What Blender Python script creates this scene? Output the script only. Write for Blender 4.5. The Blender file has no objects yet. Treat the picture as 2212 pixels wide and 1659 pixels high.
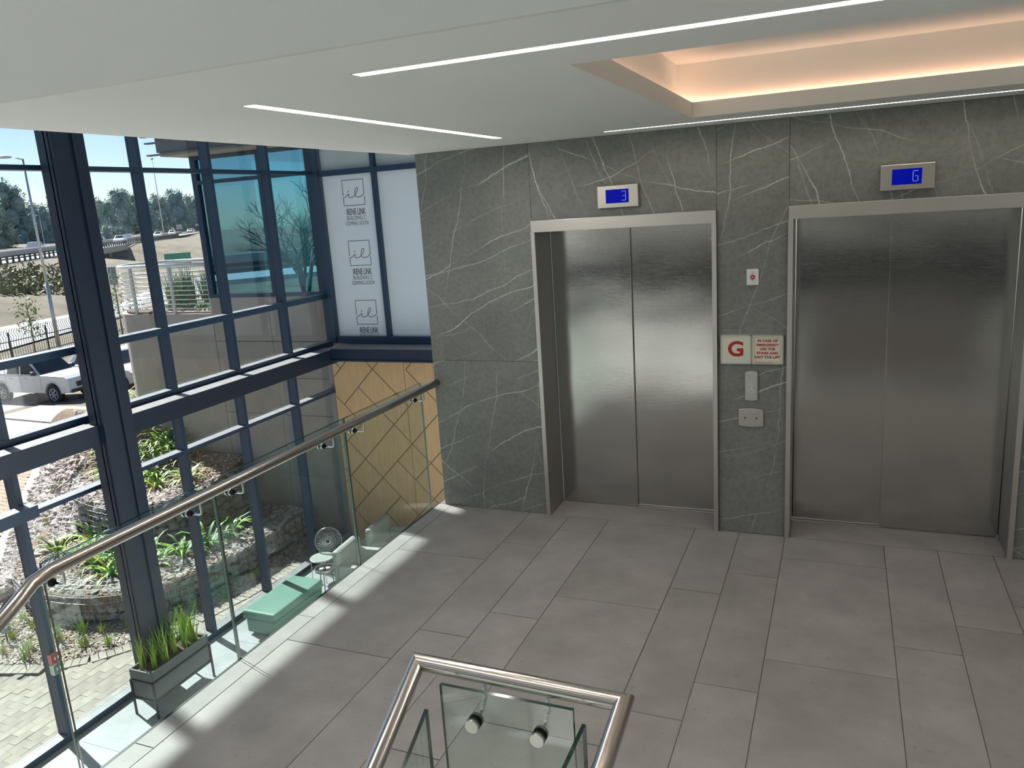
import bpy, bmesh, math, random
from mathutils import Vector, Matrix, noise
random.seed(7)
R = random.Random(11)
SC = bpy.context.scene
COL = SC.collection

# ------------------------------------------------------------------ camera, sky, sun, exposure
cam = bpy.data.objects.new('camera', bpy.data.cameras.new('camera'))
COL.objects.link(cam)
_rt = Vector((0.92277765, 0.37990508, -0.0644479))
_dn = Vector((0.02581925, -0.22783648, -0.97335703))
_fw = Vector((-0.38446686, 0.89652812, -0.22005127))
_m = Matrix((_rt, -_dn, -_fw)).transposed().to_4x4()
_m.translation = Vector((0.0, -5.2274, 2.2889))
cam.matrix_world = _m
cam.data.sensor_width = 36.0
cam.data.lens = 1700.0866 / 2212 * 36.0
cam.data.clip_start = 0.05
cam.data.clip_end = 3000
SC.camera = cam

SUN_AZ, SUN_EL = math.radians(18.2), math.radians(41.6)
sd = Vector((math.cos(SUN_AZ) * math.cos(SUN_EL), -math.sin(SUN_AZ) * math.cos(SUN_EL), -math.sin(SUN_EL)))
sun = bpy.data.objects.new('sun', bpy.data.lights.new('sun', 'SUN'))
COL.objects.link(sun)
sun.rotation_euler = sd.to_track_quat('-Z', 'Y').to_euler()
sun.location = (-40, 15, 40)
sun.data.energy = 8.4
sun.data.angle = math.radians(0.6)
sun.data.color = (1.0, 0.965, 0.91)

W = bpy.data.worlds.new('world'); SC.world = W; W.use_nodes = True
wn, wl = W.node_tree.nodes, W.node_tree.links
sky = wn.new('ShaderNodeTexSky'); sky.sky_type = 'NISHITA'; sky.sun_disc = False
sky.sun_elevation = SUN_EL; sky.sun_rotation = math.radians(-71.8)
sky.air_density = 1.0; sky.dust_density = 0.6; sky.ozone_density = 2.0; sky.altitude = 1400
wn['Background'].inputs['Strength'].default_value = 0.088
wl.new(sky.outputs[0], wn['Background'].inputs['Color'])

SC.view_settings.view_transform = 'Standard'
SC.view_settings.look = 'None'
SC.view_settings.gamma = 1
SC.view_settings.use_curve_mapping = False
SC.view_settings.exposure = 0.55
SC.cycles.max_bounces = 10
SC.cycles.diffuse_bounces = 5
SC.cycles.glossy_bounces = 5
SC.cycles.transmission_bounces = 6
SC.cycles.transparent_max_bounces = 24
SC.cycles.sample_clamp_indirect = 6
SC.cycles.caustics_reflective = False
SC.cycles.caustics_refractive = False
lamp = bpy.data.objects.new('stair_void_lamp', bpy.data.lights.new('stair_void_lamp', 'AREA'))  # added fill light out of view, brightens the rear wall and stair void
COL.objects.link(lamp); lamp.location = (-4.0, -5.2, 7.4); lamp.rotation_euler = (math.radians(-48), 0, 0); lamp.data.shape = 'RECTANGLE'; lamp.data.size = 2.5; lamp.data.size_y = .4
lamp.data.energy = 65; lamp.data.color = (1.0, .93, .86)
LED = 43.0           # strength of the ceiling's light lines
COVE = 5.0

# ------------------------------------------------------------------ materials
MT = {}
def _new(name):
    m = bpy.data.materials.new(name); m.use_nodes = True
    return m, m.node_tree.nodes, m.node_tree.links, m.node_tree.nodes['Principled BSDF']
def _coord(n, l, scale=(1, 1, 1), kind='Object', rot=(0, 0, 0)):
    tc = n.new('ShaderNodeTexCoord'); mp = n.new('ShaderNodeMapping')
    mp.inputs['Scale'].default_value = scale; mp.inputs['Rotation'].default_value = rot
    l.new(tc.outputs[kind], mp.inputs['Vector']); return mp.outputs[0]
def mat(name, col, rough=.5, metal=0., var=.12, scale=6., bump=0., bscale=60., stretch=(1, 1, 1), rnd=0., spec=.5):
    """two-tone noise colour, optional fine bump, optional per-object brightness"""
    m, n, l, b = _new(name)
    co = _coord(n, l, stretch)
    nz = n.new('ShaderNodeTexNoise'); nz.inputs['Scale'].default_value = scale; nz.inputs['Detail'].default_value = 6
    l.new(co, nz.inputs['Vector'])
    mx = n.new('ShaderNodeMix'); mx.data_type = 'RGBA'
    mx.inputs[6].default_value = (*[c * (1 - var) for c in col], 1); mx.inputs[7].default_value = (*[min(1, c * (1 + var)) for c in col], 1)
    rp = n.new('ShaderNodeMapRange'); rp.inputs[1].default_value = .3; rp.inputs[2].default_value = .7
    l.new(nz.outputs[0], rp.inputs[0]); l.new(rp.outputs[0], mx.inputs[0])
    out = mx.outputs[2]
    if rnd:
        oi = n.new('ShaderNodeObjectInfo'); mr = n.new('ShaderNodeMapRange')
        mr.inputs[3].default_value = 1 - rnd; mr.inputs[4].default_value = 1 + rnd
        l.new(oi.outputs['Random'], mr.inputs[0])
        hs = n.new('ShaderNodeHueSaturation'); l.new(mr.outputs[0], hs.inputs['Value']); l.new(out, hs.inputs['Color']); out = hs.outputs[0]
    l.new(out, b.inputs['Base Color'])
    b.inputs['Roughness'].default_value = rough; b.inputs['Metallic'].default_value = metal
    b.inputs['Specular IOR Level'].default_value = spec
    if bump:
        n2 = n.new('ShaderNodeTexNoise'); n2.inputs['Scale'].default_value = bscale; n2.inputs['Detail'].default_value = 4
        l.new(co, n2.inputs['Vector'])
        bp = n.new('ShaderNodeBump'); bp.inputs['Strength'].default_value = bump; bp.inputs['Distance'].default_value = .01
        l.new(n2.outputs[0], bp.inputs['Height']); l.new(bp.outputs[0], b.inputs['Normal'])
    MT[name] = m; return m
def emit(name, col, s):
    m, n, l, b = _new(name)
    nz = n.new('ShaderNodeTexNoise'); nz.inputs['Scale'].default_value = 3
    mx = n.new('ShaderNodeMix'); mx.data_type = 'RGBA'; mx.inputs[6].default_value = (*col, 1); mx.inputs[7].default_value = (*[c * .97 for c in col], 1)
    l.new(nz.outputs[0], mx.inputs[0])
    b.inputs['Base Color'].default_value = (*[c * .1 for c in col], 1); b.inputs['Specular IOR Level'].default_value = .1
    l.new(mx.outputs[2], b.inputs['Emission Color']); b.inputs['Emission Strength'].default_value = s
    MT[name] = m; return m
def glass(name, tint, refl=1.0, ior=1.5, rough=0.0, add=0.0, gcol=(1, 1, 1)):
    """thin architectural glass: tinted see-through mixed with a Fresnel reflection"""
    m, n, l, b = _new(name); n.remove(b)
    tr = n.new('ShaderNodeBsdfTransparent'); tr.inputs[0].default_value = (*tint, 1)
    gl = n.new('ShaderNodeBsdfGlossy'); gl.inputs['Roughness'].default_value = rough; gl.inputs[0].default_value = (*gcol, 1)
    fr = n.new('ShaderNodeFresnel'); ge = n.new('ShaderNodeNewGeometry'); ir = n.new('ShaderNodeMapRange')   # same index from either face of the pane
    ir.inputs[3].default_value = ior; ir.inputs[4].default_value = 1 / ior
    l.new(ge.outputs['Backfacing'], ir.inputs[0]); l.new(ir.outputs[0], fr.inputs[0])
    ma = n.new('ShaderNodeMath'); ma.operation = 'MULTIPLY_ADD'; ma.inputs[1].default_value = refl; ma.inputs[2].default_value = add; ma.use_clamp = True
    l.new(fr.outputs[0], ma.inputs[0])
    mx = n.new('ShaderNodeMixShader'); l.new(ma.outputs[0], mx.inputs[0]); l.new(tr.outputs[0], mx.inputs[1]); l.new(gl.outputs[0], mx.inputs[2])
    l.new(mx.outputs[0], n['Material Output'].inputs[0]); MT[name] = m; return m

def stone_mat(name, veins):
    m, n, l, b = _new(name)
    oi = n.new('ShaderNodeObjectInfo'); tc = n.new('ShaderNodeTexCoord')
    ad = n.new('ShaderNodeVectorMath'); ad.operation = 'MULTIPLY_ADD'; ad.inputs[1].default_value = (13, 3, 7)
    cx = n.new('ShaderNodeCombineXYZ'); l.new(oi.outputs['Random'], cx.inputs[0]); l.new(oi.outputs['Random'], cx.inputs[1]); l.new(oi.outputs['Random'], cx.inputs[2])
    l.new(cx.outputs[0], ad.inputs[0]); l.new(tc.outputs['Object'], ad.inputs[2]); co = ad.outputs[0]
    nz = n.new('ShaderNodeTexNoise'); nz.inputs['Scale'].default_value = 2.6; nz.inputs['Detail'].default_value = 9; nz.inputs['Roughness'].default_value = .66
    l.new(co, nz.inputs['Vector'])
    base = n.new('ShaderNodeMix'); base.data_type = 'RGBA'
    base.inputs[6].default_value = (.135, .148, .14, 1); base.inputs[7].default_value = (.265, .28, .26, 1)
    l.new(nz.outputs[0], base.inputs[0])
    n3 = n.new('ShaderNodeTexNoise'); n3.inputs['Scale'].default_value = 34; n3.inputs['Detail'].default_value = 7; n3.inputs['Roughness'].default_value = .7
    l.new(co, n3.inputs['Vector'])
    r3 = n.new('ShaderNodeMapRange'); r3.inputs[1].default_value = .34; r3.inputs[2].default_value = .56; r3.inputs[3].default_value = .80; r3.inputs[4].default_value = 1.03
    l.new(n3.outputs[0], r3.inputs[0])
    hs = n.new('ShaderNodeHueSaturation'); l.new(base.outputs[2], hs.inputs['Color']); l.new(r3.outputs[0], hs.inputs['Value'])
    col = hs.outputs[0]
    wob = n.new('ShaderNodeTexNoise'); wob.inputs['Scale'].default_value = 7; wob.inputs['Detail'].default_value = 6; wob.inputs['Roughness'].default_value = .7
    l.new(co, wob.inputs['Vector'])
    va = n.new('ShaderNodeVectorMath'); va.operation = 'MULTIPLY_ADD'; va.inputs[1].default_value = (.05, .05, .05)
    l.new(wob.outputs['Color'], va.inputs[0]); l.new(co, va.inputs[2])
    for k, (deg, f, wander, wid, lo, hi, amt) in enumerate(veins):
        rm = n.new('ShaderNodeVectorRotate'); rm.rotation_type = 'Y_AXIS'; rm.inputs['Angle'].default_value = math.radians(deg)
        l.new(va.outputs[0], rm.inputs['Vector'])
        mp = n.new('ShaderNodeMapping'); mp.inputs['Scale'].default_value = (.9, .01, 1.1); mp.inputs['Location'].default_value = (k * 3.7, 0, k * 1.9); l.new(rm.outputs[0], mp.inputs['Vector'])
        vn = n.new('ShaderNodeTexNoise'); vn.inputs['Scale'].default_value = 1; vn.inputs['Detail'].default_value = 2; vn.inputs['Roughness'].default_value = .45
        l.new(mp.outputs[0], vn.inputs['Vector'])
        sp = n.new('ShaderNodeSeparateXYZ'); l.new(rm.outputs[0], sp.inputs[0])
        ma = n.new('ShaderNodeMath'); ma.operation = 'MULTIPLY_ADD'; ma.inputs[1].default_value = wander; l.new(vn.outputs[0], ma.inputs[0]); l.new(sp.outputs[2], ma.inputs[2])
        mm = n.new('ShaderNodeMath'); mm.operation = 'MULTIPLY'; mm.inputs[1].default_value = f; l.new(ma.outputs[0], mm.inputs[0])
        pp = n.new('ShaderNodeMath'); pp.operation = 'PINGPONG'; pp.inputs[1].default_value = 1; l.new(mm.outputs[0], pp.inputs[0])
        rr = n.new('ShaderNodeMapRange'); rr.inputs[1].default_value = wid * f * .35; rr.inputs[2].default_value = wid * f * 1.3; rr.inputs[3].default_value = 1; rr.inputs[4].default_value = 0
        l.new(pp.outputs[0], rr.inputs[0])
        m2 = n.new('ShaderNodeMapping'); m2.inputs['Scale'].default_value = (1.5, .01, f * .9); m2.inputs['Location'].default_value = (k * 5.1, 0, k * 2.3); l.new(rm.outputs[0], m2.inputs['Vector'])
        mk = n.new('ShaderNodeTexNoise'); mk.inputs['Scale'].default_value = 1; mk.inputs['Detail'].default_value = 3; l.new(m2.outputs[0], mk.inputs['Vector'])
        mr = n.new('ShaderNodeMapRange'); mr.inputs[1].default_value = lo; mr.inputs[2].default_value = hi; mr.inputs[3].default_value = .0; mr.inputs[4].default_value = amt
        l.new(mk.outputs[0], mr.inputs[0])
        mu = n.new('ShaderNodeMath'); mu.operation = 'MULTIPLY'; l.new(rr.outputs[0], mu.inputs[0]); l.new(mr.outputs[0], mu.inputs[1])
        mx = n.new('ShaderNodeMix'); mx.data_type = 'RGBA'; mx.inputs[7].default_value = (.62, .66, .62, 1)
        l.new(mu.outputs[0], mx.inputs[0]); l.new(col, mx.inputs[6]); col = mx.outputs[2]
    l.new(col, b.inputs['Base Color']); b.inputs['Roughness'].default_value = .5; b.inputs['Specular IOR Level'].default_value = .3
    MT[name] = m
stone_mat('stone', ((19, 9, .28, .0028, .42, .62, .85), (24, 5, .4, .0035, .46, .6, .8), (76, 6, .35, .0026, .46, .62, .7), (-38, 2.2, .3, .0032, .44, .6, .7)))
stone_mat('stone_steep', ((-73, 9, .28, .0030, .42, .60, .9), (-66, 5, .35, .0030, .46, .6, .7), (-16, 4, .4, .0032, .44, .6, .8), (24, 4, .35, .0026, .48, .62, .6)))

def tile_mat(name, col, rnd):
    m, n, l, b = _new(name)
    tc = n.new('ShaderNodeTexCoord'); oi = n.new('ShaderNodeObjectInfo')
    ad = n.new('ShaderNodeVectorMath'); ad.operation = 'MULTIPLY_ADD'; ad.inputs[1].default_value = (31, 17, 5)
    l.new(oi.outputs['Random'], ad.inputs[0]); l.new(tc.outputs['Object'], ad.inputs[2])
    n1 = n.new('ShaderNodeTexNoise'); n1.inputs['Scale'].default_value = 3.2; n1.inputs['Detail'].default_value = 7; n1.inputs['Roughness'].default_value = .6
    n2 = n.new('ShaderNodeTexNoise'); n2.inputs['Scale'].default_value = 38; n2.inputs['Detail'].default_value = 3
    l.new(ad.outputs[0], n1.inputs['Vector']); l.new(ad.outputs[0], n2.inputs['Vector'])
    mx = n.new('ShaderNodeMix'); mx.data_type = 'RGBA'
    mx.inputs[6].default_value = (*[c * .84 for c in col], 1); mx.inputs[7].default_value = (*[c * 1.16 for c in col], 1)
    r1 = n.new('ShaderNodeMapRange'); r1.inputs[1].default_value = .3; r1.inputs[2].default_value = .7; l.new(n1.outputs[0], r1.inputs[0]); l.new(r1.outputs[0], mx.inputs[0])
    # small dark pits
    r2 = n.new('ShaderNodeMapRange'); r2.inputs[1].default_value = .25; r2.inputs[2].default_value = .36; r2.inputs[3].default_value = .8; r2.inputs[4].default_value = 1
    l.new(n2.outputs[0], r2.inputs[0])
    mr = n.new('ShaderNodeMapRange'); mr.inputs[3].default_value = 1 - rnd; mr.inputs[4].default_value = 1 + rnd; l.new(oi.outputs['Random'], mr.inputs[0])
    mm = n.new('ShaderNodeMath'); mm.operation = 'MULTIPLY'; l.new(r2.outputs[0], mm.inputs[0]); l.new(mr.outputs[0], mm.inputs[1])
    hs = n.new('ShaderNodeHueSaturation'); l.new(mm.outputs[0], hs.inputs['Value']); l.new(mx.outputs[2], hs.inputs['Color'])
    l.new(hs.outputs[0], b.inputs['Base Color']); b.inputs['Roughness'].default_value = .42; b.inputs['Specular IOR Level'].default_value = .35
    MT[name] = m
tile_mat('floor_tile', (.295, .288, .278), .07)
tile_mat('lobby_tile', (.34, .355, .365), .03)

def steel(name, col, rough, brush, wave=0., axis=(1, 1, 60)):
    m, n, l, b = _new(name)
    co = _coord(n, l, axis)
    nz = n.new('ShaderNodeTexNoise'); nz.inputs['Scale'].default_value = 14; nz.inputs['Detail'].default_value = 3
    l.new(co, nz.inputs['Vector'])
    mr = n.new('ShaderNodeMapRange'); mr.inputs[3].default_value = rough * .8; mr.inputs[4].default_value = rough * 1.25
    l.new(nz.outputs[0], mr.inputs[0]); l.new(mr.outputs[0], b.inputs['Roughness'])
    mx = n.new('ShaderNodeMix'); mx.data_type = 'RGBA'; mx.inputs[6].default_value = (*[c * .93 for c in col], 1); mx.inputs[7].default_value = (*col, 1)
    l.new(nz.outputs[0], mx.inputs[0]); l.new(mx.outputs[2], b.inputs['Base Color'])
    b.inputs['Metallic'].default_value = 1
    bp = n.new('ShaderNodeBump'); bp.inputs['Strength'].default_value = brush; bp.inputs['Distance'].default_value = .002
    l.new(nz.outputs[0], bp.inputs['Height'])
    last = bp
    if wave:
        c2 = _coord(n, l, (1.2, 1, 1.6))
        n2 = n.new('ShaderNodeTexNoise'); n2.inputs['Scale'].default_value = 1.3; n2.inputs['Detail'].default_value = 1
        l.new(c2, n2.inputs['Vector'])
        b2 = n.new('ShaderNodeBump'); b2.inputs['Strength'].default_value = wave; b2.inputs['Distance'].default_value = .02
        l.new(n2.outputs[0], b2.inputs['Height']); l.new(bp.outputs[0], b2.inputs['Normal']); last = b2
    l.new(last.outputs[0], b.inputs['Normal']); MT[name] = m
steel('door_steel', (.54, .535, .51), .13, .05, .3)
steel('frame_steel', (.68, .65, .61), .34, .05)
steel('jamb_steel', (.44, .43, .42), .42, .05)
steel('rail_steel', (.56, .52, .48), .22, .04, 0, (40, 2, 40))
steel('plate_steel', (.62, .60, .55), .3, .05)

mat('plaster', (.83, .86, .83), .85, var=.015, scale=1.2, bump=.03, bscale=120, spec=.2)
mat('plaster_rough', (.74, .75, .70), .9, var=.02, scale=1.5, bump=.12, bscale=60, spec=.2)
mat('white_wall', (.78, .78, .76), .8, var=.02)
mat('grout', (.17, .13, .10), .9)
mat('slab', (.45, .45, .43), .8)
def painted(name, col, rough):
    """dark paint; faces that look upwards are painted paler to imitate sunlight on ledges"""
    m, n, l, b = _new(name)
    co = _coord(n, l); nz = n.new('ShaderNodeTexNoise'); nz.inputs['Scale'].default_value = 9; nz.inputs['Detail'].default_value = 5; l.new(co, nz.inputs['Vector'])
    ge = n.new('ShaderNodeNewGeometry'); sx = n.new('ShaderNodeSeparateXYZ'); l.new(ge.outputs['True Normal'], sx.inputs[0])
    mr = n.new('ShaderNodeMapRange'); mr.inputs[1].default_value = .9; mr.inputs[2].default_value = .95; mr.inputs[4].default_value = .62; l.new(sx.outputs[2], mr.inputs[0])
    r2 = n.new('ShaderNodeMapRange'); r2.inputs[1].default_value = .3; r2.inputs[2].default_value = .7; r2.inputs[3].default_value = .8; r2.inputs[4].default_value = 1.15; l.new(nz.outputs[0], r2.inputs[0])
    mu = n.new('ShaderNodeMath'); mu.operation = 'MULTIPLY'; l.new(mr.outputs[0], mu.inputs[0]); l.new(r2.outputs[0], mu.inputs[1])
    mx = n.new('ShaderNodeMix'); mx.data_type = 'RGBA'; mx.inputs[6].default_value = (*col, 1); mx.inputs[7].default_value = (.46, .45, .43, 1)  # pale tone mixed in on upward faces, painted sunlight
    l.new(mu.outputs[0], mx.inputs[0]); l.new(mx.outputs[2], b.inputs['Base Color'])
    b.inputs['Roughness'].default_value = rough; MT[name] = m
painted('navy_paint', (.016, .044, .092), .38)
painted('dark_beam', (.009, .021, .048), .42)
mat('timber', (.62, .415, .235), .55, var=.09, scale=4, stretch=(9, 9, .6), spec=.25)
mat('timber_gap', (.20, .19, .14), .8)
mat('green_vinyl', (.115, .25, .20), .45, var=.06, scale=2, bump=.06, bscale=18)
mat('piping', (.06, .19, .155), .5)
mat('planter_grey', (.10, .115, .115), .5, var=.06)
mat('black_metal', (.018, .02, .022), .4)
mat('white_paint', (.78, .79, .78), .35, var=.02)
mat('car_white', (.72, .72, .74), .25, var=.01)
mat('car_dark', (.02, .025, .04), .2)
mat('tyre', (.018, .018, .018), .8)
mat('alloy', (.55, .56, .58), .3, metal=.8)
mat('car_glass', (.02, .025, .03), .05, spec=.8)
mat('lamp_clear', (.75, .78, .8), .15)
mat('amber', (.7, .25, .04), .3)
mat('soil', (.10, .075, .05), .95, var=.4, scale=20, bump=.5, bscale=40)
mat('mulch_ground', (.23, .165, .115), .95, var=.45, scale=30, bump=.6, bscale=50)
mat('bark', (.42, .33, .26), .9, var=.4, scale=9, rnd=.25)
mat('bark_light', (.62, .54, .47), .9, var=.3, scale=9)
mat('rock', (.50, .44, .40), .9, var=.28, scale=5, bump=.5, bscale=22, rnd=.32)
mat('rock_dark', (.36, .335, .33), .9, var=.28, scale=5, bump=.5, bscale=22, rnd=.3)
mat('wire', (.50, .50, .49), .45, metal=.6)
mat('leaf_bright', (.27, .47, .05), .5, var=.35, scale=5, rnd=.18)
mat('leaf_yellow', (.55, .56, .08), .5, var=.3, scale=5, rnd=.15)
mat('leaf_deep', (.085, .24, .045), .45, var=.4, scale=5, rnd=.2)
mat('leaf_olive', (.16, .19, .065), .6, var=.3, scale=3, rnd=.2)
mat('pale_slab', (.60, .59, .56), .8, var=.05, scale=2)
mat('leaf_red', (.36, .17, .05), .6, var=.3, scale=3)
mat('tree_far', (.24, .34, .33), .85, var=.4, scale=.5, rnd=.15)  # both far tree colours have distance haze painted in, paler and bluer
mat('tree_far_pale', (.31, .385, .33), .85, var=.35, scale=.5, rnd=.15)
mat('trunk', (.16, .12, .09), .9, var=.3)
mat('paver', (.37, .32, .27), .85, var=.12, scale=5, bump=.2, rnd=.13)
mat('paver_red', (.44, .30, .225), .85, var=.14, scale=3, bump=.2, rnd=.1)
mat('paver_joint', (.22, .19, .15), .95)
mat('kerb', (.42, .40, .37), .85, var=.1)
mat('concrete', (.36, .33, .295), .85, var=.08, scale=2.5, bump=.12, bscale=30, rnd=.03)
mat('concrete_light', (.42, .375, .33), .85, var=.08, scale=2.5)
mat('concrete_dark', (.13, .125, .12), .9)
mat('asphalt', (.36, .355, .35), .9, var=.06, scale=1)
mat('dry_grass', (.175, .145, .098), .95, var=.35, scale=.35, bump=.4, bscale=3)
mat('asphalt_pale', (.46, .46, .46), .6, var=.05)
mat('barrier', (.27, .26, .265), .8)
mat('galv', (.55, .57, .58), .4, metal=.5)
mat('fence_green', (.05, .06, .05), .6)
mat('sign_grey', (.20, .215, .22), .6)
mat('sign_white', (.75, .75, .75), .5)
mat('sign_green', (.03, .25, .16), .5)
mat('red_plastic', (.42, .03, .03), .4, var=.05)
mat('pink_plastic', (.62, .25, .25), .4, var=.05)
mat('green_plastic', (.10, .22, .16), .4, var=.05)
mat('sign_cream', (.70, .73, .60), .4, var=.02)
mat('print_red', (.42, .015, .02), .5, var=.03)
mat('print_grey', (.085, .085, .09), .5, var=.03)
mat('print_pale', (.17, .18, .20), .5, var=.03)
mat('vinyl_white', (.74, .82, .90), .3, var=.02, scale=.8)
mat('pane_painted_reflection', (.46, .52, .54), .2, var=.08, scale=1.5)  # greenish grey reflection painted as the colour of the upper panes
mat('chrome', (.62, .62, .62), .12, metal=1, var=.03)
mat('chair_white', (.31, .34, .32), .6, var=.04)
mat('branch', (.10, .085, .075), .9)
mat('roof_grey', (.14, .15, .17), .6)
mat('soffit', (.42, .38, .32), .8)
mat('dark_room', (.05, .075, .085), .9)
emit('led', (1.0, .885, .81), LED)
emit('led_wall', (1.0, .86, .76), LED * .28)
emit('cove_led', (1.0, .55, .37), COVE)
emit('lcd_blue', (0.0, .004, .40), .5)
emit('lcd_digit', (.30, .38, .80), .45)
glass('facade_glass', (.935, .958, .968), .9)
glass('rail_glass', (.90, .955, .935), .85)
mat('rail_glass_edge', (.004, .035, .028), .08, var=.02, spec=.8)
mat('rail_glass_edge_lit', (.17, .27, .235), .2, var=.02)  # paler copy of the edge, sunlight painted into its colour
glass('wing_glass', (.25, .50, .58), 1.0, add=.38, gcol=(.36, .74, .90))

# ------------------------------------------------------------------ geometry helpers
class MB:
    """collects shapes and links them as one mesh object"""
    def __init__(s): s.v = []; s.f = []; s.sm = []; s.mi = []
    def _add(s, vs, fs, smooth=False, mi=0):
        o = len(s.v); s.v += [tuple(p) for p in vs]
        for f in fs: s.f.append(tuple(o + i for i in f)); s.sm.append(smooth); s.mi.append(mi)
        return s
    def box(s, x0, x1, y0, y1, z0, z1, mi=0):
        return s._add([(x0, y0, z0), (x1, y0, z0), (x1, y1, z0), (x0, y1, z0), (x0, y0, z1), (x1, y0, z1), (x1, y1, z1), (x0, y1, z1)],
                      [(0, 3, 2, 1), (4, 5, 6, 7), (0, 1, 5, 4), (1, 2, 6, 5), (2, 3, 7, 6), (3, 0, 4, 7)], mi=mi)
    def prism(s, poly, a, b, axis='z', mi=0):
        """poly: 2D points; extruded from a to b along axis ('z': xy, 'y': xz, 'x': yz)"""
        def P(p, t): return (p[0], p[1], t) if axis == 'z' else (p[0], t, p[1]) if axis == 'y' else (t, p[0], p[1])
        n = len(poly)
        ar = sum(poly[i][0] * poly[(i + 1) % n][1] - poly[(i + 1) % n][0] * poly[i][1] for i in range(n))
        if (ar < 0) != (axis == 'y'): poly = poly[::-1]
        if a > b: a, b = b, a
        vs = [P(p, a) for p in poly] + [P(p, b) for p in poly]
        fs = [tuple(range(n - 1, -1, -1)), tuple(range(n, 2 * n))] + [(i, (i + 1) % n, n + (i + 1) % n, n + i) for i in range(n)]
        return s._add(vs, fs, mi=mi)
    def tube(s, pts, r, n=8, cap=True, taper=None, mi=0, smooth=True):
        pts = [Vector(p) for p in pts]; vs = []; k = len(pts)
        T = [(pts[min(i + 1, k - 1)] - pts[max(i - 1, 0)]).normalized() for i in range(k)]
        u = Vector((0, 0, 1)) if abs(T[0].z) < .9 else Vector((1, 0, 0))
        for i in range(k):
            a = T[i].cross(u)
            a = a.normalized() if a.length > 1e-6 else T[i].orthogonal().normalized()
            b = T[i].cross(a); u = -b if b.dot(u) < 0 else b
            rr = r if taper is None else r + (taper - r) * i / (k - 1)
            if 0 < i < k - 1:   # keep the section at a mitre
                c = (pts[i + 1] - pts[i]).normalized().dot((pts[i] - pts[i - 1]).normalized())
            for j in range(n):
                t = 2 * math.pi * j / n
                vs.append(pts[i] + a * math.cos(t) * rr + b * math.sin(t) * rr)
        fs = [(i * n + j, i * n + (j + 1) % n, (i + 1) * n + (j + 1) % n, (i + 1) * n + j) for i in range(k - 1) for j in range(n)]
        o = len(s.v); s._add(vs, fs, smooth, mi)
        if cap:
            s.f += [tuple(o + j for j in range(n))[::-1], tuple(o + (k - 1) * n + j for j in range(n))]; s.sm += [False, False]; s.mi += [mi, mi]
        return s
    def disc(s, c, axis, r, t, n=20, mi=0):
        c = Vector(c); ax = Vector(axis).normalized()
        return s.tube([c, c + ax * t], r, n, mi=mi)
    def sphere(s, c, r, seg=10, ring=6, sc=(1, 1, 1), mi=0):
        c = Vector(c); vs = [c + Vector((0, 0, r * sc[2]))]
        for i in range(1, ring):
            a = math.pi * i / ring
            for j in range(seg):
                t = 2 * math.pi * j / seg
                vs.append(c + Vector((math.sin(a) * math.cos(t) * r * sc[0], math.sin(a) * math.sin(t) * r * sc[1], math.cos(a) * r * sc[2])))
        vs.append(c - Vector((0, 0, r * sc[2]))); L = len(vs) - 1; fs = []
        for j in range(seg): fs.append((0, 1 + j, 1 + (j + 1) % seg))
        for i in range(ring - 2):
            for j in range(seg): fs.append((1 + i * seg + j, 1 + (i + 1) * seg + j, 1 + (i + 1) * seg + (j + 1) % seg, 1 + i * seg + (j + 1) % seg))
        for j in range(seg): fs.append((L, 1 + (ring - 2) * seg + (j + 1) % seg, 1 + (ring - 2) * seg + j))
        return s._add(vs, fs, True, mi)
    def xf(s, M):
        s.v = [tuple(M @ Vector(p)) for p in s.v]; return s
    def mesh(s, name, mats):
        me = bpy.data.meshes.new(name); me.from_pydata(s.v, [], s.f)
        me.polygons.foreach_set('use_smooth', s.sm)
        for m in (mats if isinstance(mats, (list, tuple)) else [mats]): me.materials.append(MT[m])
        if any(s.mi): me.polygons.foreach_set('material_index', s.mi)
        me.update(); return me
    def obj(s, name, mats, parent=None, bevel=0., loc=None, rz=0.):
        o = bpy.data.objects.new(name, s.mesh(name, mats)); COL.objects.link(o)
        if parent is not None: o.parent = parent
        if loc is not None: o.location = loc
        if rz: o.rotation_euler.z = rz
        if bevel:
            b = o.modifiers.new('bevel', 'BEVEL'); b.width = bevel; b.segments = 2; b.limit_method = 'ANGLE'
        return o
def B(*a): return MB().box(*a)
def inst(name, me, parent, loc, rot=(0, 0, 0), sc=(1, 1, 1)):
    o = bpy.data.objects.new(name, me); COL.objects.link(o)
    o.parent = parent; o.location = loc; o.rotation_euler = rot; o.scale = sc; return o
def root(name, loc=(0, 0, 0), rz=0.):
    o = bpy.data.objects.new(name, None); COL.objects.link(o); o.location = loc; o.rotation_euler.z = rz
    o.empty_display_size = .1; return o
def tag(o, label, cat, group=None):
    o['label'] = label; o['category'] = cat
    if group: o['group'] = group
    return o
def struct(o): o['kind'] = 'structure'; return o
def stuff(o): o['kind'] = 'stuff'; return o
def text(name, s, size, m, parent, loc, rot, sx=1., ext=.001, align='CENTER', spacing=1.0, off=0.):
    c = bpy.data.curves.new(name, 'FONT'); c.body = s; c.size = size; c.extrude = ext; c.align_x = align; c.align_y = 'CENTER'; c.space_character = spacing; c.offset = off
    c.materials.append(MT[m]); o = bpy.data.objects.new(name, c); COL.objects.link(o)
    o.parent = parent; o.location = loc; o.rotation_euler = rot; o.scale.x = sx; return to_mesh(o)
def to_mesh(o):
    """turns a lettering or curve object into an ordinary mesh object"""
    me = bpy.data.meshes.new_from_object(o)
    q = bpy.data.objects.new(o.name, me); COL.objects.link(q)
    q.parent = o.parent; q.location = o.location; q.rotation_euler = o.rotation_euler; q.scale = o.scale
    bpy.data.objects.remove(o); q.name = q.name.split('.')[0]; return q
HP = math.pi / 2

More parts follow.
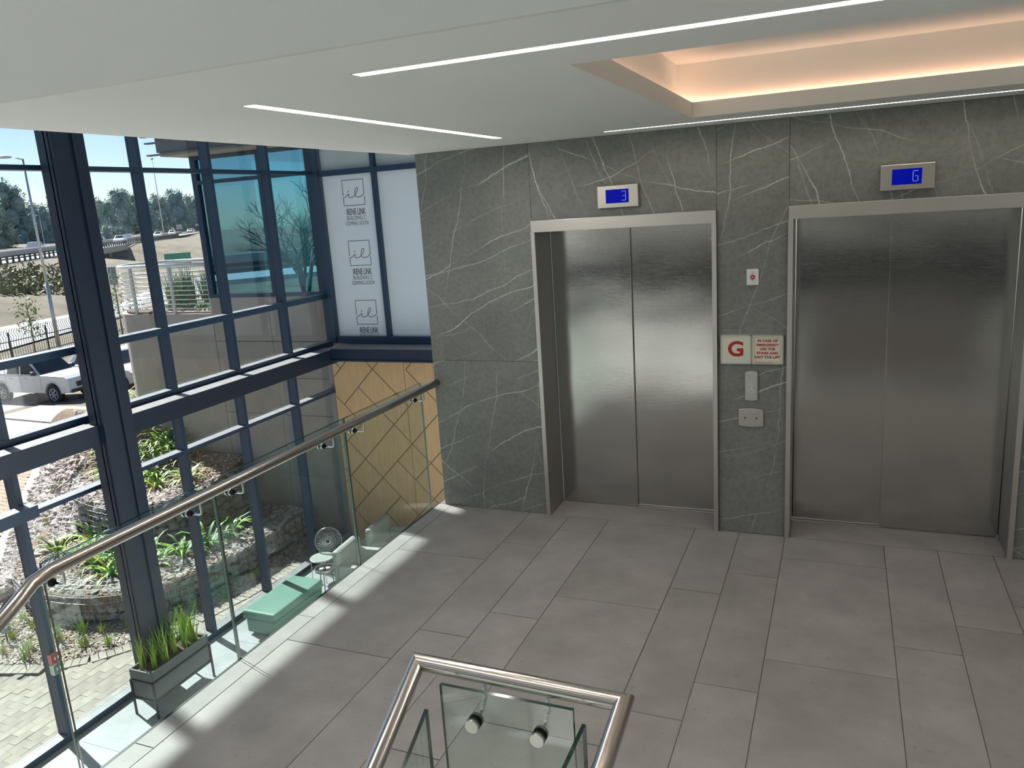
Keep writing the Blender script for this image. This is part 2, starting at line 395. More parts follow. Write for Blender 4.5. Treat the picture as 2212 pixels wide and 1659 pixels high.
ZL = -3.63          # level of the entrance hall and of the paving outside
XF = -8.55          # plane of the facade glass
# ================================================================== ROOM SHELL
# ---- landing floor: slab, grout bed, one object per tile
fl = struct(root('floor'))
B(-2.95, 3.2, -3.45, .36, -.34, -.012).obj('slab', 'slab', fl)
B(-1.15, -.5, -3.6, -3.45, -.34, -.012).obj('slab', 'slab', fl)
B(-2.945, 3.2, -3.448, .34, -.012, -.004).obj('grout_bed', 'grout', fl)
def tile(x0, x1, y0, y1, z=0., par=fl, m='floor_tile', g=.0022, t=.01):
    cx, cy = (x0 + x1) / 2, (y0 + y1) / 2; hx, hy = (x1 - x0) / 2 - g, (y1 - y0) / 2 - g
    dz = R.uniform(-.0008, .0008)
    o = B(-hx, hx, -hy, hy, -t, 0).obj('tile', m, par, loc=(cx, cy, z + dz)); return o
strips = [(-2.945, -2.83, (-.62, -1.82, -3.02)), (-2.83, -2.155, (-.85, -2.07, -3.27)), (-2.155, -1.845, (-.555, -1.763, -2.97)), (-1.845, -1.54, (-.262, -1.476, -2.69)),
          (-1.54, -.912, (-1.19, -2.4)), (-.912, -.612, (-.915, -2.125, -3.33)), (-.612, -.315, (-.627, -1.82, -3.03)), (-.315, .287, (-.337, -1.528, -2.74)),
          (.287, .592, (-1.23, -2.44)), (.592, .897, (-.94, -2.15)), (.897, 1.5, (-.642, -1.85, -3.05)), (1.5, 1.8, (-.35, -1.55, -2.75)), (1.8, 2.1, (-1.2, -2.4)), (2.1, 3.2, (-.9, -2.1))]
for x0, x1, js in strips:
    ys = [0.0] + list(js) + [-3.445]
    for a, b in zip(ys, ys[1:]): tile(x0, x1, b, a)
tile(-1.99, -.775, 0, .335); tile(-.29, .98, 0, .335)
tile(-1.12, -.53, -3.595, -3.447)

# ---- lift wall in stone panels (lift openings left free)
wb = struct(root('wall_back'))
def stone(x0, x1, z0, z1, y0=0., y1=.03, g=.0012, m='stone'):
    cx, cz = (x0 + x1) / 2, (z0 + z1) / 2
    return B(-(x1 - x0) / 2 + g, (x1 - x0) / 2 - g, y0, y1, -(z1 - z0) / 2 + g, (z1 - z0) / 2 - g).obj('panel', m, wb, loc=(cx, 0, cz))
stone(-2.89, -2.012, 0, 1.178); stone(-2.89, -2.012, 1.178, 2.7)
stone(-2.012, -.75, 2.18, 2.7, m='stone_steep'); stone(-.75, -.316, 0, 1.178 + 1.522)
stone(-.316, .99, 2.18, 2.7, m='stone_steep'); stone(.99, 2.2, 0, 1.178); stone(.99, 2.2, 1.178, 2.7); stone(2.2, 3.2, 0, 2.7)
bm_ = MB()
for x0, x1, z0, z1 in ((-2.885, -2.02, -.3, 4.2), (-.745, -.32, -.3, 2.7), (.995, 3.2, -.3, 2.7), (-2.02, .995, 2.19, 2.7)): bm_.box(x0, x1, .031, .38, z0, z1)
bm_.obj('backing', 'concrete_dark', wb)
B(-2.89, 3.2, .03, .4, 2.705, 7.6).obj('upper_wall', 'plaster', wb)
# side of the lift shaft, seen from the hall below
ws = struct(B(-2.88, -2.6, .4, 6.55, ZL, 7.6).obj('wall_side', 'plaster'))
struct(B(-2.88, 3.2, .385, .42, ZL, -.34).obj('wall_under', 'plaster'))
struct(B(3.2, 3.4, -9, .4, ZL, 7.6).obj('wall_right', 'plaster'))

# ---- ceiling over the landing, with the light cove cut into it
ce = struct(root('ceiling'))
def cbox(x0, x1, y0, y1, z0=2.7, z1=2.745): return B(x0, x1, y0, y1, z0, z1)
CX0, CX1, CY0, CY1 = -.79, 2.7, -2.768, -.625
LD1 = (-1.362, 2.9, -3.11, -3.055); LD2 = (-2.005, -1.945, -2.84, -.575); LD3 = (-1.39, 2.9, -.31, -.265)
def sheet(x0, x1, y0, y1, holes):
    """a flat soffit with rectangular holes, as a grid of boxes"""
    xs = sorted({x0, x1, *[v for h in holes for v in h[:2]]}); ys = sorted({y0, y1, *[v for h in holes for v in h[2:]]})
    m = MB()
    for i in range(len(xs) - 1):
        for j in range(len(ys) - 1):
            c = ((xs[i] + xs[i + 1]) / 2, (ys[j] + ys[j + 1]) / 2)
            if not any(h[0] < c[0] < h[1] and h[2] < c[1] < h[3] for h in holes): m.box(xs[i], xs[i + 1], ys[j], ys[j + 1], 2.7, 2.78)
    return m
sheet(-2.95, 3.2, -3.44, 0, [(CX0, CX1, CY0, CY1), LD1, LD2, LD3]).obj('soffit', 'plaster', ce)
B(-2.95, 3.2, -3.44, -.0, 3.02, 3.3).obj('slab', 'plaster', ce)
B(-2.95, -2.85, -3.34, -.0, 2.78, 3.3).obj('edge', 'plaster', ce)
B(-2.95, 3.2, -3.46, -3.44, 2.7, 4.6).obj('bulkhead', 'plaster_rough', ce)
B(-2.95, -1.0, -3.44, -3.34, 2.78, 3.02).obj('edge', 'plaster', ce)
# cove pocket: lip on the opening, recess walls set back behind it
m = MB()
for x0, x1, y0, y1 in ((CX0 - .12, CX0 - .1, CY0 - .12, CY1 + .14), (CX0 - .12, CX1 + .12, CY1 + .12, CY1 + .14), (CX0 - .12, CX1 + .12, CY0 - .12, CY0 - .1), (CX1 + .1, CX1 + .12, CY0 - .12, CY1 + .14)):
    m.box(x0, x1, y0, y1, 2.78, 3.02)
m.obj('cove_side', 'plaster', ce)
B(CX0 - .12, CX1 + .12, CY0 - .12, CY1 + .14, 3.0, 3.02).obj('cove_top', 'plaster', ce)
# wall of the floor above on the atrium side
struct(B(-2.95, -2.85, -3.44, 0, 3.3, 4.5).obj('wall_parapet', 'plaster'))

def linear_light(x0, x1, y0, y1, label, m='led'):
    r = tag(root('linear_light', ((x0 + x1) / 2, (y0 + y1) / 2, 2.7)), label, 'light', 'recessed light lines in the ceiling')
    hx, hy = (x1 - x0) / 2, (y1 - y0) / 2
    B(-hx + .004, hx - .004, -hy + .004, hy - .004, .012, .016).obj('diffuser', m, r)
    f = MB(); t = .004
    f.box(-hx, hx, -hy, -hy + t, -.001, .03); f.box(-hx, hx, hy - t, hy, -.001, .03); f.box(-hx, -hx + t, -hy, hy, -.001, .03); f.box(hx - t, hx, -hy, hy, -.001, .03)
    f.obj('frame', 'white_paint', r); return r
linear_light(*LD1, 'long light line in the ceiling parallel to the lift wall, beside the bulkhead')
linear_light(*LD2, 'light line in the ceiling running square to the lift wall, near the atrium edge')
linear_light(*LD3, 'thin light line in the ceiling close along the top of the stone lift wall', 'led_wall')
r = tag(root('cove_light', ((CX0 + CX1) / 2, (CY0 + CY1) / 2, 2.7805)), 'hidden warm light strip lying on the ledge of the ceiling cove', 'light')
hx, hy = (CX1 - CX0) / 2 + .085, (CY1 - CY0) / 2 + .1
for a in ((-hx, hx, hy - .012, hy + .012), (-hx, hx, -hy - .012, -hy + .012), (-hx - .012, -hx + .012, -hy, hy), (hx - .012, hx + .012, -hy, hy)):
    B(*a, .0, .005).obj('strip', 'cove_led', r)

# ---- entrance hall floor below: large pale tiles
hf = struct(root('floor_hall'))
B(-8.7, 3.2, -9, 6.6, ZL - .3, ZL - .012).obj('slab', 'slab', hf)
B(-8.5, -2.6, -9, 6.5, ZL - .012, ZL - .005).obj('grout_bed', 'slab', hf)
hx0 = [-8.42, -7.62, -7.32, -6.72, -6.12]
ys = [-1.9 + .6 * 2 * i for i in range(8)]
for i in range(len(hx0) - 1):
    for a, b in zip(ys, ys[1:]):
        o = .3 * (i % 3) - .2
        tile(hx0[i], hx0[i + 1], a + o, min(b + o, 6.4), ZL, hf, 'lobby_tile')
B(-6.12, -2.6, -9, 6.4, ZL - .005, ZL - .001).obj('bounce_floor', 'white_wall', hf)  # unseen part of the floor, made white to bounce sunlight onto the ceiling
B(-8.42, -6.12, -9, -2.3, ZL - .005, ZL - .001).obj('bounce_floor', 'white_wall', hf)
# enclosing walls and roof of the atrium (outside the picture)
struct(B(-8.7, 3.4, -9.2, -9.0, ZL, .15).obj('wall_rear', 'white_wall'))
struct(B(-8.7, 3.4, -9.2, -9.0, 1.45, 3.4).obj('wall_rear_upper', 'white_wall'))
struct(B(-8.7, 3.4, -9.2, -9.0, 4.8, 7.6).obj('wall_rear_top', 'white_wall'))
struct(B(-8.8, 3.4, -9.2, 6.9, 7.6, 7.9).obj('roof', 'white_wall'))
# tinted window band and upper window behind the stairs
w3 = struct(root('window_3'))
B(-8.7, 3.4, -9.12, -9.1, .15, 1.45).obj('pane', 'car_glass', w3)
for i in range(7): B(-8.7 + i * 2, -8.62 + i * 2, -9.16, -9.04, .15, 1.45).obj('mullion', 'navy_paint', w3)
B(-8.7, 3.4, -9.12, -9.1, 3.4, 4.8).obj('pane', 'facade_glass', w3)
# stair flights behind the balustrade (camera stands on the rising one)
st = struct(root('stairs'))
for i in range(9): B(-.45, 1.6, -3.75 - .3 * (i + 1), -3.75 - .3 * i, .165 * i, .165 * (i + 1) - .0).obj('step', 'floor_tile', st) if i < 4 else None
B(-.45, 1.6, -9, -4.95, .45, .66).obj('landing', 'floor_tile', st)
for i in range(10): B(-2.75, -1.2, -3.46 - .3 * (i + 1), -3.46 - .3 * i, -.34 - .165 * i, -.17 - .165 * i).obj('step', 'floor_tile', st)

# ================================================================== LIFTS
def lift(n, x0, x1, xm, front_left, label):
    d = struct(root('door_%d' % n)); d['label'] = label
    B(x0, x1, -.022, .03, 2.1, 2.18).obj('header', 'frame_steel', d, .002)
    B(x0 + .03, x1 - .03, .03, .34, 2.1, 2.13).obj('head_lining', 'jamb_steel', d)
    for a, b in ((x0, x0 + .026), (x1 - .026, x1)):
        B(a, b, -.022, .30, 0.001, 2.1).obj('jamb', 'jamb_steel', d, .002)
        B(a - .002, b + .002, -.027, -.021, .0, 2.1).obj('architrave', 'frame_steel', d, .001)
    y1, y2 = (.296, .318) if front_left else (.318, .296)
    B(x0 + .03, xm + (.012 if front_left else -.004), y1, y1 + .018, .006, 2.1).obj('door_panel', 'door_steel', d, .002)
    B(xm + (.004 if front_left else -.012), x1 - .03, y2, y2 + .018, .006, 2.1).obj('door_panel', 'door_steel', d, .002)
    B(x0 + .02, x1 - .02, .285, .36, -.004, .004).obj('sill_track', 'jamb_steel', d)
    B(x0 + .03, x1 - .03, .34, .36, .0, 2.1).obj('shaft_back', 'black_metal', d)
    kx = x1 - .085 if front_left else x0 + .085
    ky = .318 if front_left else .318
    MB().disc((kx, ky + .001, 1.985), (0, -1, 0), .012, .004, 14).obj('key_hole', 'chrome', d)
    return d
lift(1, -2.014, -.752, -1.405, True, 'steel lift door under the display showing 3')
lift(2, -.316, .992, .283, False, 'steel lift door under the display showing G')

def indicator(x0, x1, digit, label):
    cx = (x0 + x1) / 2
    r = tag(root('lift_display', (cx, 0, 2.307)), label, 'display', 'floor displays above the lifts')
    h = (x1 - x0) / 2
    B(-h, h, -.028, -.001, -.072, .072).obj('housing', 'plate_steel', r, .003)
    B(-.085 + .005, .075, -.0295, -.028, -.043, .045).obj('screen', 'lcd_blue', r)
    # seven segment style digit
    g = MB(); w, hh, t = .026, .058, .0035; ox, oz = .042, .002
    def seg(a, b):
        (xa, za), (xb, zb) = a, b
        g.box(min(xa, xb) - t / 2 + ox, max(xa, xb) + t / 2 + ox, -.0308, -.0294, min(za, zb) - t / 2 + oz, max(za, zb) + t / 2 + oz)
    a, b, c = -w / 2, w / 2, hh / 2
    if digit == '3':
        seg((a, c), (b, c)); seg((a + .004, 0), (b, 0)); seg((a, -c), (b, -c)); seg((b, -c), (b, c))
    else:
        seg((a + .004, c), (b, c)); seg((a, c - .004), (a, 0)); seg((a, -.004), (a, -c + .004)); seg((a + .004, -c), (b - .004, -c)); seg((b, -c + .004), (b, -.006)); seg((0, 0), (b - .003, 0))
    g.obj('digit', 'lcd_digit', r)
indicator(-1.524, -1.247, '3', 'steel floor display above the first lift, blue screen reading 3')
indicator(.187, .468, 'G', 'steel floor display above the second lift, blue screen reading G')

def sign_board(x0, x1, label, name):
    cx = (x0 + x1) / 2; h = (x1 - x0) / 2
    r = tag(root(name, (cx, 0, 1.2825)), label, 'sign')
    B(-h, h, -.012, -.001, -.0965, .0965).obj('plate', 'sign_cream', r)
    f = MB(); t = .006
    f.box(-h, h, -.016, -.011, .0965 - t, .0965); f.box(-h, h, -.016, -.011, -.0965, -.0965 + t); f.box(-h, -h + t, -.016, -.011, -.0965, .0965); f.box(h - t, h, -.016, -.011, -.0965, .0965)
    f.obj('frame', 'plate_steel', r); return r
s1 = sign_board(-.73, -.536, 'cream sign with a big red letter G between the lifts', 'floor_sign')
text('lettering', 'G', .135, 'print_red', s1, (0, -.0128, 0), (HP, 0, 0), 1.05, .0006, off=.004)
s2 = sign_board(-.534, -.338, 'cream notice in red capitals about using the stairs in an emergency', 'notice_sign')
for i, t in enumerate(('IN CASE OF', 'EMERGENCY', 'USE THE', 'STAIRS AND', 'NOT THE LIFT')):
    text('lettering', t, .0215, 'print_red', s2, (0, -.0128, .058 - i * .0268), (HP, 0, 0), 1.05, .0005, spacing=1.08, off=.0009)
c = bpy.data.curves.new('outline', 'CURVE'); c.dimensions = '3D'; c.bevel_depth = .0007
sp = c.splines.new('POLY'); pts = []
for cx, cz, a0 in ((.066, .064, 0), (-.066, .064, 90), (-.066, -.064, 180), (.066, -.064, 270)):
    for k in range(5):
        a = math.radians(a0 + k * 22.5); pts.append((cx + .014 * math.cos(a), -.0125, cz + .014 * math.sin(a)))
sp.points.add(len(pts) - 1); sp.use_cyclic_u = True
for p, q in zip(sp.points, pts): p.co = (*q, 1)
c.materials.append(MT['print_red']); o = bpy.data.objects.new('border', c); COL.objects.link(o); o.parent = s2; to_mesh(o)
g = MB()
for x0, x1 in ((-.078, -.068), (-.066, -.055), (-.053, -.036), (-.034, -.026), (-.024, -.008), (-.005, .008), (.010, .032)): g.box(x0, x1, -.0128, -.0122, -.0875, -.0845)
g.obj('maker_line', 'print_red', s2)

r = tag(root('emergency_button', (-.529, 0, 1.751)), 'small white plate with a round red button between the lifts', 'button')
B(-.037, .037, -.01, -.001, -.051, .051).obj('plate', 'white_paint', r, .002)
MB().disc((0, -.0095, 0), (0, -1, 0), .0155, .004, 20).obj('ring', 'print_red', r)
MB().disc((0, -.0134, 0), (0, -1, 0), .0085, .005, 16).obj('button', 'pink_plastic', r)
f = MB()
for a in ((-.007, .007, .022, .0232), (-.007, .007, .0355, .0367), (-.007, -.0058, .022, .0367), (.0058, .007, .022, .0367), (-.001, .001, .026, .033)): f.box(a[0], a[1], -.0106, -.0098, a[2], a[3])
f.obj('symbol', 'print_red', r)
text('lettering', 'FIRE', .008, 'print_red', r, (0, -.0104, -.0245), (HP, 0, 0), 1, .0002)

def bow_plate(hw, hh, bow, n=10):
    """a plate whose top and bottom edges bow outwards"""
    top = [(-hw + 2 * hw * i / n, hh + bow * (1 - (2 * i / n - 1) ** 2)) for i in range(n + 1)]
    bot = [(hw - 2 * hw * i / n, -hh - bow * (1 - (2 * i / n - 1) ** 2)) for i in range(n + 1)]
    return top + bot
r = tag(root('lift_call_station', (-.535, 0, 1.041)), 'tall steel lift call plate with two round buttons', 'lift control')
MB().prism(bow_plate(.0395, .094, .006), -.016, -.001, 'y').obj('plate', 'plate_steel', r, .002)
for z in (.014, -.031):
    MB().disc((0, -.0155, z), (0, -1, 0), .0165, .003, 22).obj('bezel', 'chrome', r)
    MB().disc((0, -.018, z), (0, -1, 0), .0125, .003, 22).obj('button', 'plate_steel', r)
r = tag(root('lift_key_switch', (-.5375, 0, .825)), 'wide curved steel plate with two key switches below the call plate', 'lift control')
MB().prism(bow_plate(.0785, .055, .009), -.016, -.001, 'y').obj('plate', 'plate_steel', r, .002)
for x in (-.036, .036):
    MB().disc((x, -.0155, .0), (0, -1, 0), .0105, .003, 18).obj('key_switch', 'chrome', r)
    MB().disc((x, -.0182, .0), (0, -1, 0), .005, .002, 12).obj('key_slot', 'black_metal', r)

# ================================================================== BALUSTRADES
bal = tag(root('balustrade', (-2.958, -1.7, 0)), 'long glass balustrade with steel handrail along the landing edge', 'balustrade')
bal_o = Vector((-2.958, -1.7, 0))
def loc_(p): return Vector(p) - bal_o
ylims = [(-.105, -1.128), (-1.142, -2.302), (-2.316, -3.27), (-3.284, -4.4)]
for i, (a, b) in enumerate(ylims):
    m = MB()
    if i < 3: m.prism([(a, -.16), (a, 1.022), (b, 1.022 - (.015 if i == 2 else 0)), (b, -.16)], -2.965, -2.951, 'x')
    else: m.prism([(a, -.16), (a, .99), (b, .45), (b, -.7)], -2.965, -2.951, 'x')
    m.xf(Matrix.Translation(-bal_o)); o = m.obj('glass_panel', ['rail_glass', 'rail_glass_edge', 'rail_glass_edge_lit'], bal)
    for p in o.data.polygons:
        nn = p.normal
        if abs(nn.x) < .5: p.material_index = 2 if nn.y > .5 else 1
rail = [loc_((-2.87, .02, 1.0)), loc_((-2.87, -1.2, 1.0)), loc_((-2.87, -3.30, 1.0)), loc_((-2.87, -3.375, .985)), loc_((-2.87, -3.44, .945)), loc_((-2.87, -4.4, .42))]
MB().tube(rail, .028, 20).obj('handrail', 'rail_steel', bal)
for y in (-.24, -1.05, -1.39, -2.2, -2.5, -3.25):
    z = .918
    br = MB().tube([loc_((-2.95, y, z)), loc_((-2.878, y, z)), loc_((-2.866, y, z + .004)), loc_((-2.862, y, z + .016)), loc_((-2.862, y, z + .05)), loc_((-2.87, y, .985))], .006, 8).obj('bracket', 'chrome', bal)
    MB().disc(loc_((-2.951, y, z)), (1, 0, 0), .021, .012, 20).disc(loc_((-2.965, y, z)), (-1, 0, 0), .021, .012, 20).obj('disc', 'chrome', br)
    MB().disc(loc_((-2.939, y, z)), (1, 0, 0), .016, .006, 16).obj('washer', 'black_metal', br)
MB().box(-2.969, -2.949, -3.45, .02, -.02, -.006).xf(Matrix.Translation(-bal_o)).obj('channel', 'black_metal', bal)

sb = tag(root('stair_balustrade', (-.85, -3.45, 0)), 'square end of the stair balustrade, steel handrail over glass with two round clamps', 'balustrade')
so = Vector((-.85, -3.45, 0))
def L2(*p): return Vector(p) - so
def mitre_rail(P, r, n=16):
    """round rail through the points with true mitred corners"""
    m = MB(); P = [Vector(p) for p in P]
    ds = [(P[i + 1] - P[i]).normalized() for i in range(len(P) - 1)]
    up = Vector((0, 0, 1)); rings = []
    for i, p in enumerate(P):
        d0 = ds[max(i - 1, 0)]; d1 = ds[min(i, len(ds) - 1)]
        a = d0.cross(up).normalized(); b = a.cross(d0)
        pn = (d0 + d1).normalized(); ring = []
        for j in range(n):
            t = 2 * math.pi * j / n; q = p + a * math.cos(t) * r + b * math.sin(t) * r
            k = (p - q).dot(pn) / d0.dot(pn); ring.append(q + d0 * k)
        rings.append(ring)
        if 0 < i < len(P) - 1:    # continue with the next leg's own frame, matched by angle
            a2 = d1.cross(up).normalized(); b2 = a2.cross(d1); r2 = []
            for j in range(n):
                t = 2 * math.pi * j / n; q = p + a2 * math.cos(t) * r + b2 * math.sin(t) * r
                k = (p - q).dot(pn) / d1.dot(pn); r2.append(q + d1 * k)
            rings.append(r2)
    seq = [(0, 1)] + [(2 * i, 2 * i + 1) for i in range(1, len(P) - 1)]
    for a, b in seq:
        m._add(rings[a] + rings[b], [(j, (j + 1) % n, n + (j + 1) % n, n + j) for j in range(n)], True)
    m._add(rings[0], [tuple(range(n))[::-1]]); m._add(rings[-1], [tuple(range(n))])
    return m
mitre_rail([L2(-1.17, -4.25, .46), L2(-1.17, -3.37, .95), L2(-.522, -3.385, .95), L2(-.522, -4.2, .80)], .0255).obj('handrail', 'rail_steel', sb)
def pane_edge(o, axis):
    for p in o.data.polygons:
        if abs(p.normal[axis]) < .5: p.material_index = 1
o = MB().box(-1.052, -.645, -3.456, -3.444, -.2, .948).xf(Matrix.Translation(-so)).obj('glass_panel', ['rail_glass', 'rail_glass_edge'], sb); pane_edge(o, 1)
o = MB().prism([(-3.462, -.2), (-3.462, .862), (-4.2, .45), (-4.2, -.6)], -1.106, -1.094, 'x').xf(Matrix.Translation(-so)).obj('glass_panel', ['rail_glass', 'rail_glass_edge'], sb); pane_edge(o, 0)
o = MB().prism([(-3.40, -.2), (-3.40, .87), (-4.2, .84), (-4.2, -.2)], -.640, -.628, 'x').xf(Matrix.Translation(-so)).obj('glass_panel', ['rail_glass', 'rail_glass_edge'], sb); pane_edge(o, 0)
for x, z in ((-.95, .842), (-.75, .842)):
    br = MB().tube([L2(x, -3.444, z), L2(x, -3.405, z), L2(x, -3.385, z + .012), L2(x + .004, -3.378, z + .035), L2(x + .004, -3.378, .935)], .0065, 10).obj('bracket', 'chrome', sb)
    MB().disc(L2(x, -3.4565, z), (0, -1, 0), .0205, .017, 24).obj('clamp_disc', 'plate_steel', br)
    MB().disc(L2(x, -3.456, z), (0, -1, 0), .0215, .0035, 24).disc(L2(x, -3.444, z), (0, 1, 0), .0215, .012, 24).obj('gasket', 'black_metal', br)

# ================================================================== FACADE
w1 = struct(root('window_1'))
MY = [-8.55, -7.29, -6.03, -4.77, -3.51, -2.25, -.99, .27, 1.46, 2.71, 3.965, 5.235, 6.5]
def mull(y, z0, z1, w=.06, d=(-8.58, -8.42)): return B(d[0], d[1], y - w / 2, y + w / 2, z0, z1).obj('mullion', 'navy_paint', w1)
for y in MY:
    mull(y, ZL, 5.52, .06 if y < 6.4 else .11)
TZ = [(3.03, 3.085), (.905, .995), (.045, .145), (-.79, -.735), (ZL, ZL + .085)]
for y0, y1 in zip(MY, MY[1:]):
    ze = [5.52] + [z for t in TZ for z in (t[1], t[0])]
    for z0, z1 in TZ:
        B(-8.58, -8.42, y0 + .03, y1 - .03, z0, z1).obj('transom', 'navy_paint', w1)
    for k in range(0, len(ze) - 1, 2):
        B(XF - .004, XF + .004, y0 + .03, y1 - .03, ze[k + 1], ze[k]).obj('pane', 'facade_glass', w1)
struct(B(-8.62, -8.42, -9, 6.56, 5.52, 7.6).obj('wall_left', 'navy_paint'))
struct(B(-8.62, -8.42, -9.2, MY[0], ZL, 5.52).obj('wall_left_end', 'white_wall'))
# steel column, built as an I section with a box flange, and the floor beam behind the glass
cl = struct(root('column_1', (-8.12, 1.36, ZL)))
H = 7.6 - ZL
B(-.12, .02, -.20, -.185, 0, H).obj('flange', 'dark_beam', cl)
B(-.12, .13, .06, .21, 0, H).obj('flange', 'dark_beam', cl, .004)
B(-.06, .02, -.19, .08, 0, H).obj('web', 'dark_beam', cl)
B(.06, .10, -.19, .08, 0, H).obj('cover', 'dark_beam', cl)
B(-.0, .06, -.20, -.12, 0, H).obj('rib', 'dark_beam', cl)
bmm = struct(root('beam_1'))
B(-8.36, -8.1, -8.9, 1.17, -.17, .075).obj('beam', 'dark_beam', bmm, .004)
B(-8.36, -8.1, 1.56, 6.05, -.17, .08).obj('beam', 'dark_beam', bmm, .004)
B(-8.1, -2.9, 5.85, 6.34, -.11, .10).obj('beam', 'dark_beam', bmm, .004)
B(-8.1, -2.9, 5.81, 5.85, -.11, -.095).obj('lip', 'navy_paint', bmm)
for y in (.27, 2.71, 3.965, 5.235): B(-8.42, -8.36, y - .03, y + .03, -.1, -.02).obj('cleat', 'dark_beam', bmm)
# automatic entrance door head at the left
dh = struct(root('door_3'))
B(-8.42, -8.24, -2.2, .34, -.76, -.62).obj('header', 'navy_paint', dh, .003)
B(-8.5, -8.46, -2.2, .24, -.76, -.735).obj('rail', 'navy_paint', dh)

# red and green call boxes on the mullion
def callbox(z0, h, m1, m2, label):
    r = tag(root('call_point', (-8.40, .27, z0)), label, 'call point', 'door release boxes on the window mullion')
    B(-.02, .04, -.075, .06, 0, h).obj('box', m1, r, .006)
    B(.04, .052, -.065, .05, .012, h - .012).obj('cover', m2, r, .003)
    B(.052, .0535, -.04, .03, h * .38, h * .66).obj('label_strip', 'sign_white', r)
callbox(-2.56, .125, 'pink_plastic', 'red_plastic', 'red call point box on the window mullion, upper of two')
callbox(-2.70, .13, 'sign_cream', 'green_plastic', 'green door release box on the window mullion, below the red one')

# ---- end wall: vinyl covered window above, timber panelling below
w2 = struct(root('window_2'))
YB = 6.42
for x0, x1 in ((-8.27, -7.245), (-7.175, -6.1)):
    B(x0, x1, YB, YB + .01, .235, 2.985).obj('pane', 'vinyl_white', w2)
    B(x0, x1, YB, YB + .01, 3.075, 5.52).obj('pane', 'pane_painted_reflection', w2)
B(-6.03, -2.9, YB, YB + .01, .235, 5.52).obj('pane', 'vinyl_white', w2)
for x in (-8.335, -7.21, -6.065): B(x - .035 - (.03 if x < -8 else 0), x + .035, YB - .09, YB + .03, .12, 5.52).obj('mullion', 'navy_paint', w2)
for x0, x1 in ((-8.27, -7.245), (-7.175, -6.1), (-6.03, -2.9)):
    for z0, z1 in ((2.985, 3.075), (.11, .235)): B(x0, x1, YB - .085, YB + .03, z0, z1).obj('transom', 'navy_paint', w2)
struct(B(-8.6, -2.6, YB + .03, YB + .2, 5.52, 7.6).obj('wall_end_top', 'white_wall'))
def logo(x0, z0, k, full):
    """square emblem with a handwritten curve, three lines of lettering under it"""
    pr = struct(root('trim_%d' % k, (x0, YB - .002, z0)))
    S = .42
    def line(name, pts, w, m='print_grey'):
        c = bpy.data.curves.new(name, 'CURVE'); c.dimensions = '3D'; c.bevel_depth = w; c.bevel_resolution = 1
        sp = c.splines.new('POLY'); sp.points.add(len(pts) - 1)
        for p, q in zip(sp.points, pts): p.co = (q[0] * S, 0, q[1] * S, 1)
        c.materials.append(MT[m]); o = bpy.data.objects.new(name, c); COL.objects.link(o); o.parent = pr; o.scale.y = .3; to_mesh(o)
    def smooth(P, n=6):
        out = []
        for i in range(len(P) - 1):
            p0, p1, p2, p3 = P[max(i - 1, 0)], P[i], P[i + 1], P[min(i + 2, len(P) - 1)]
            for k2 in range(n):
                t = k2 / n
                out.append(tuple(.5 * ((2 * p1[d]) + (-p0[d] + p2[d]) * t + (2 * p0[d] - 5 * p1[d] + 4 * p2[d] - p3[d]) * t * t + (-p0[d] + 3 * p1[d] - 3 * p2[d] + p3[d]) * t ** 3) for d in (0, 1)))
        return out + [P[-1]]
    line('emblem_frame', [(.0, .40), (0, 1), (1, 1), (1, .44)], .0065)
    line('emblem_frame', [(.0, .30), (0, 0), (1, 0), (1, .35)], .0065)
    line('emblem_script', smooth([(0, .31), (.13, .36), (.24, .44), (.29, .44), (.25, .37), (.28, .32), (.38, .31), (.52, .36), (.64, .48), (.72, .62), (.70, .68), (.64, .66), (.58, .54), (.56, .42), (.62, .33), (.74, .31), (.88, .35), (1, .44)]), .006)
    MB().disc((.27 * S, .001, .56 * S), (0, -1, 0), .011, .003, 12).obj('emblem_dot', 'print_grey', pr)
    text('lettering', 'IRENE LINK', .150, 'print_grey', pr, (.53 * S, -.001, -.112), (HP, 0, 0), .50, .0005, off=.0015)
    if full:
        text('lettering', 'BUILDING C', .094, 'print_pale', pr, (.53 * S, -.001, -.213), (HP, 0, 0), .76, .0005)
        text('lettering', 'COMING SOON', .094, 'print_pale', pr, (.53 * S, -.001, -.302), (HP, 0, 0), .68, .0005)
    else:   # the last line is cut off by the bottom frame
        text('lettering', 'BUILDING C', .094, 'print_pale', pr, (.53 * S, -.001, -.213), (HP, 0, 0), .76, .0005)
logo(-7.885, 2.475, 1, True); logo(-7.885, 1.462, 2, True); logo(-7.875, .437, 3, False)

wf = struct(root('wall_end'))
YT = 6.30
XA, XB, ZA, ZB = -8.42, -2.9, ZL, -.1
B(XA, XB, YT + .014, YT + .1, ZA, ZB).obj('backing', 'timber_gap', wf)
U = [-7.26 - .6775 * i for i in range(-8, 12)]
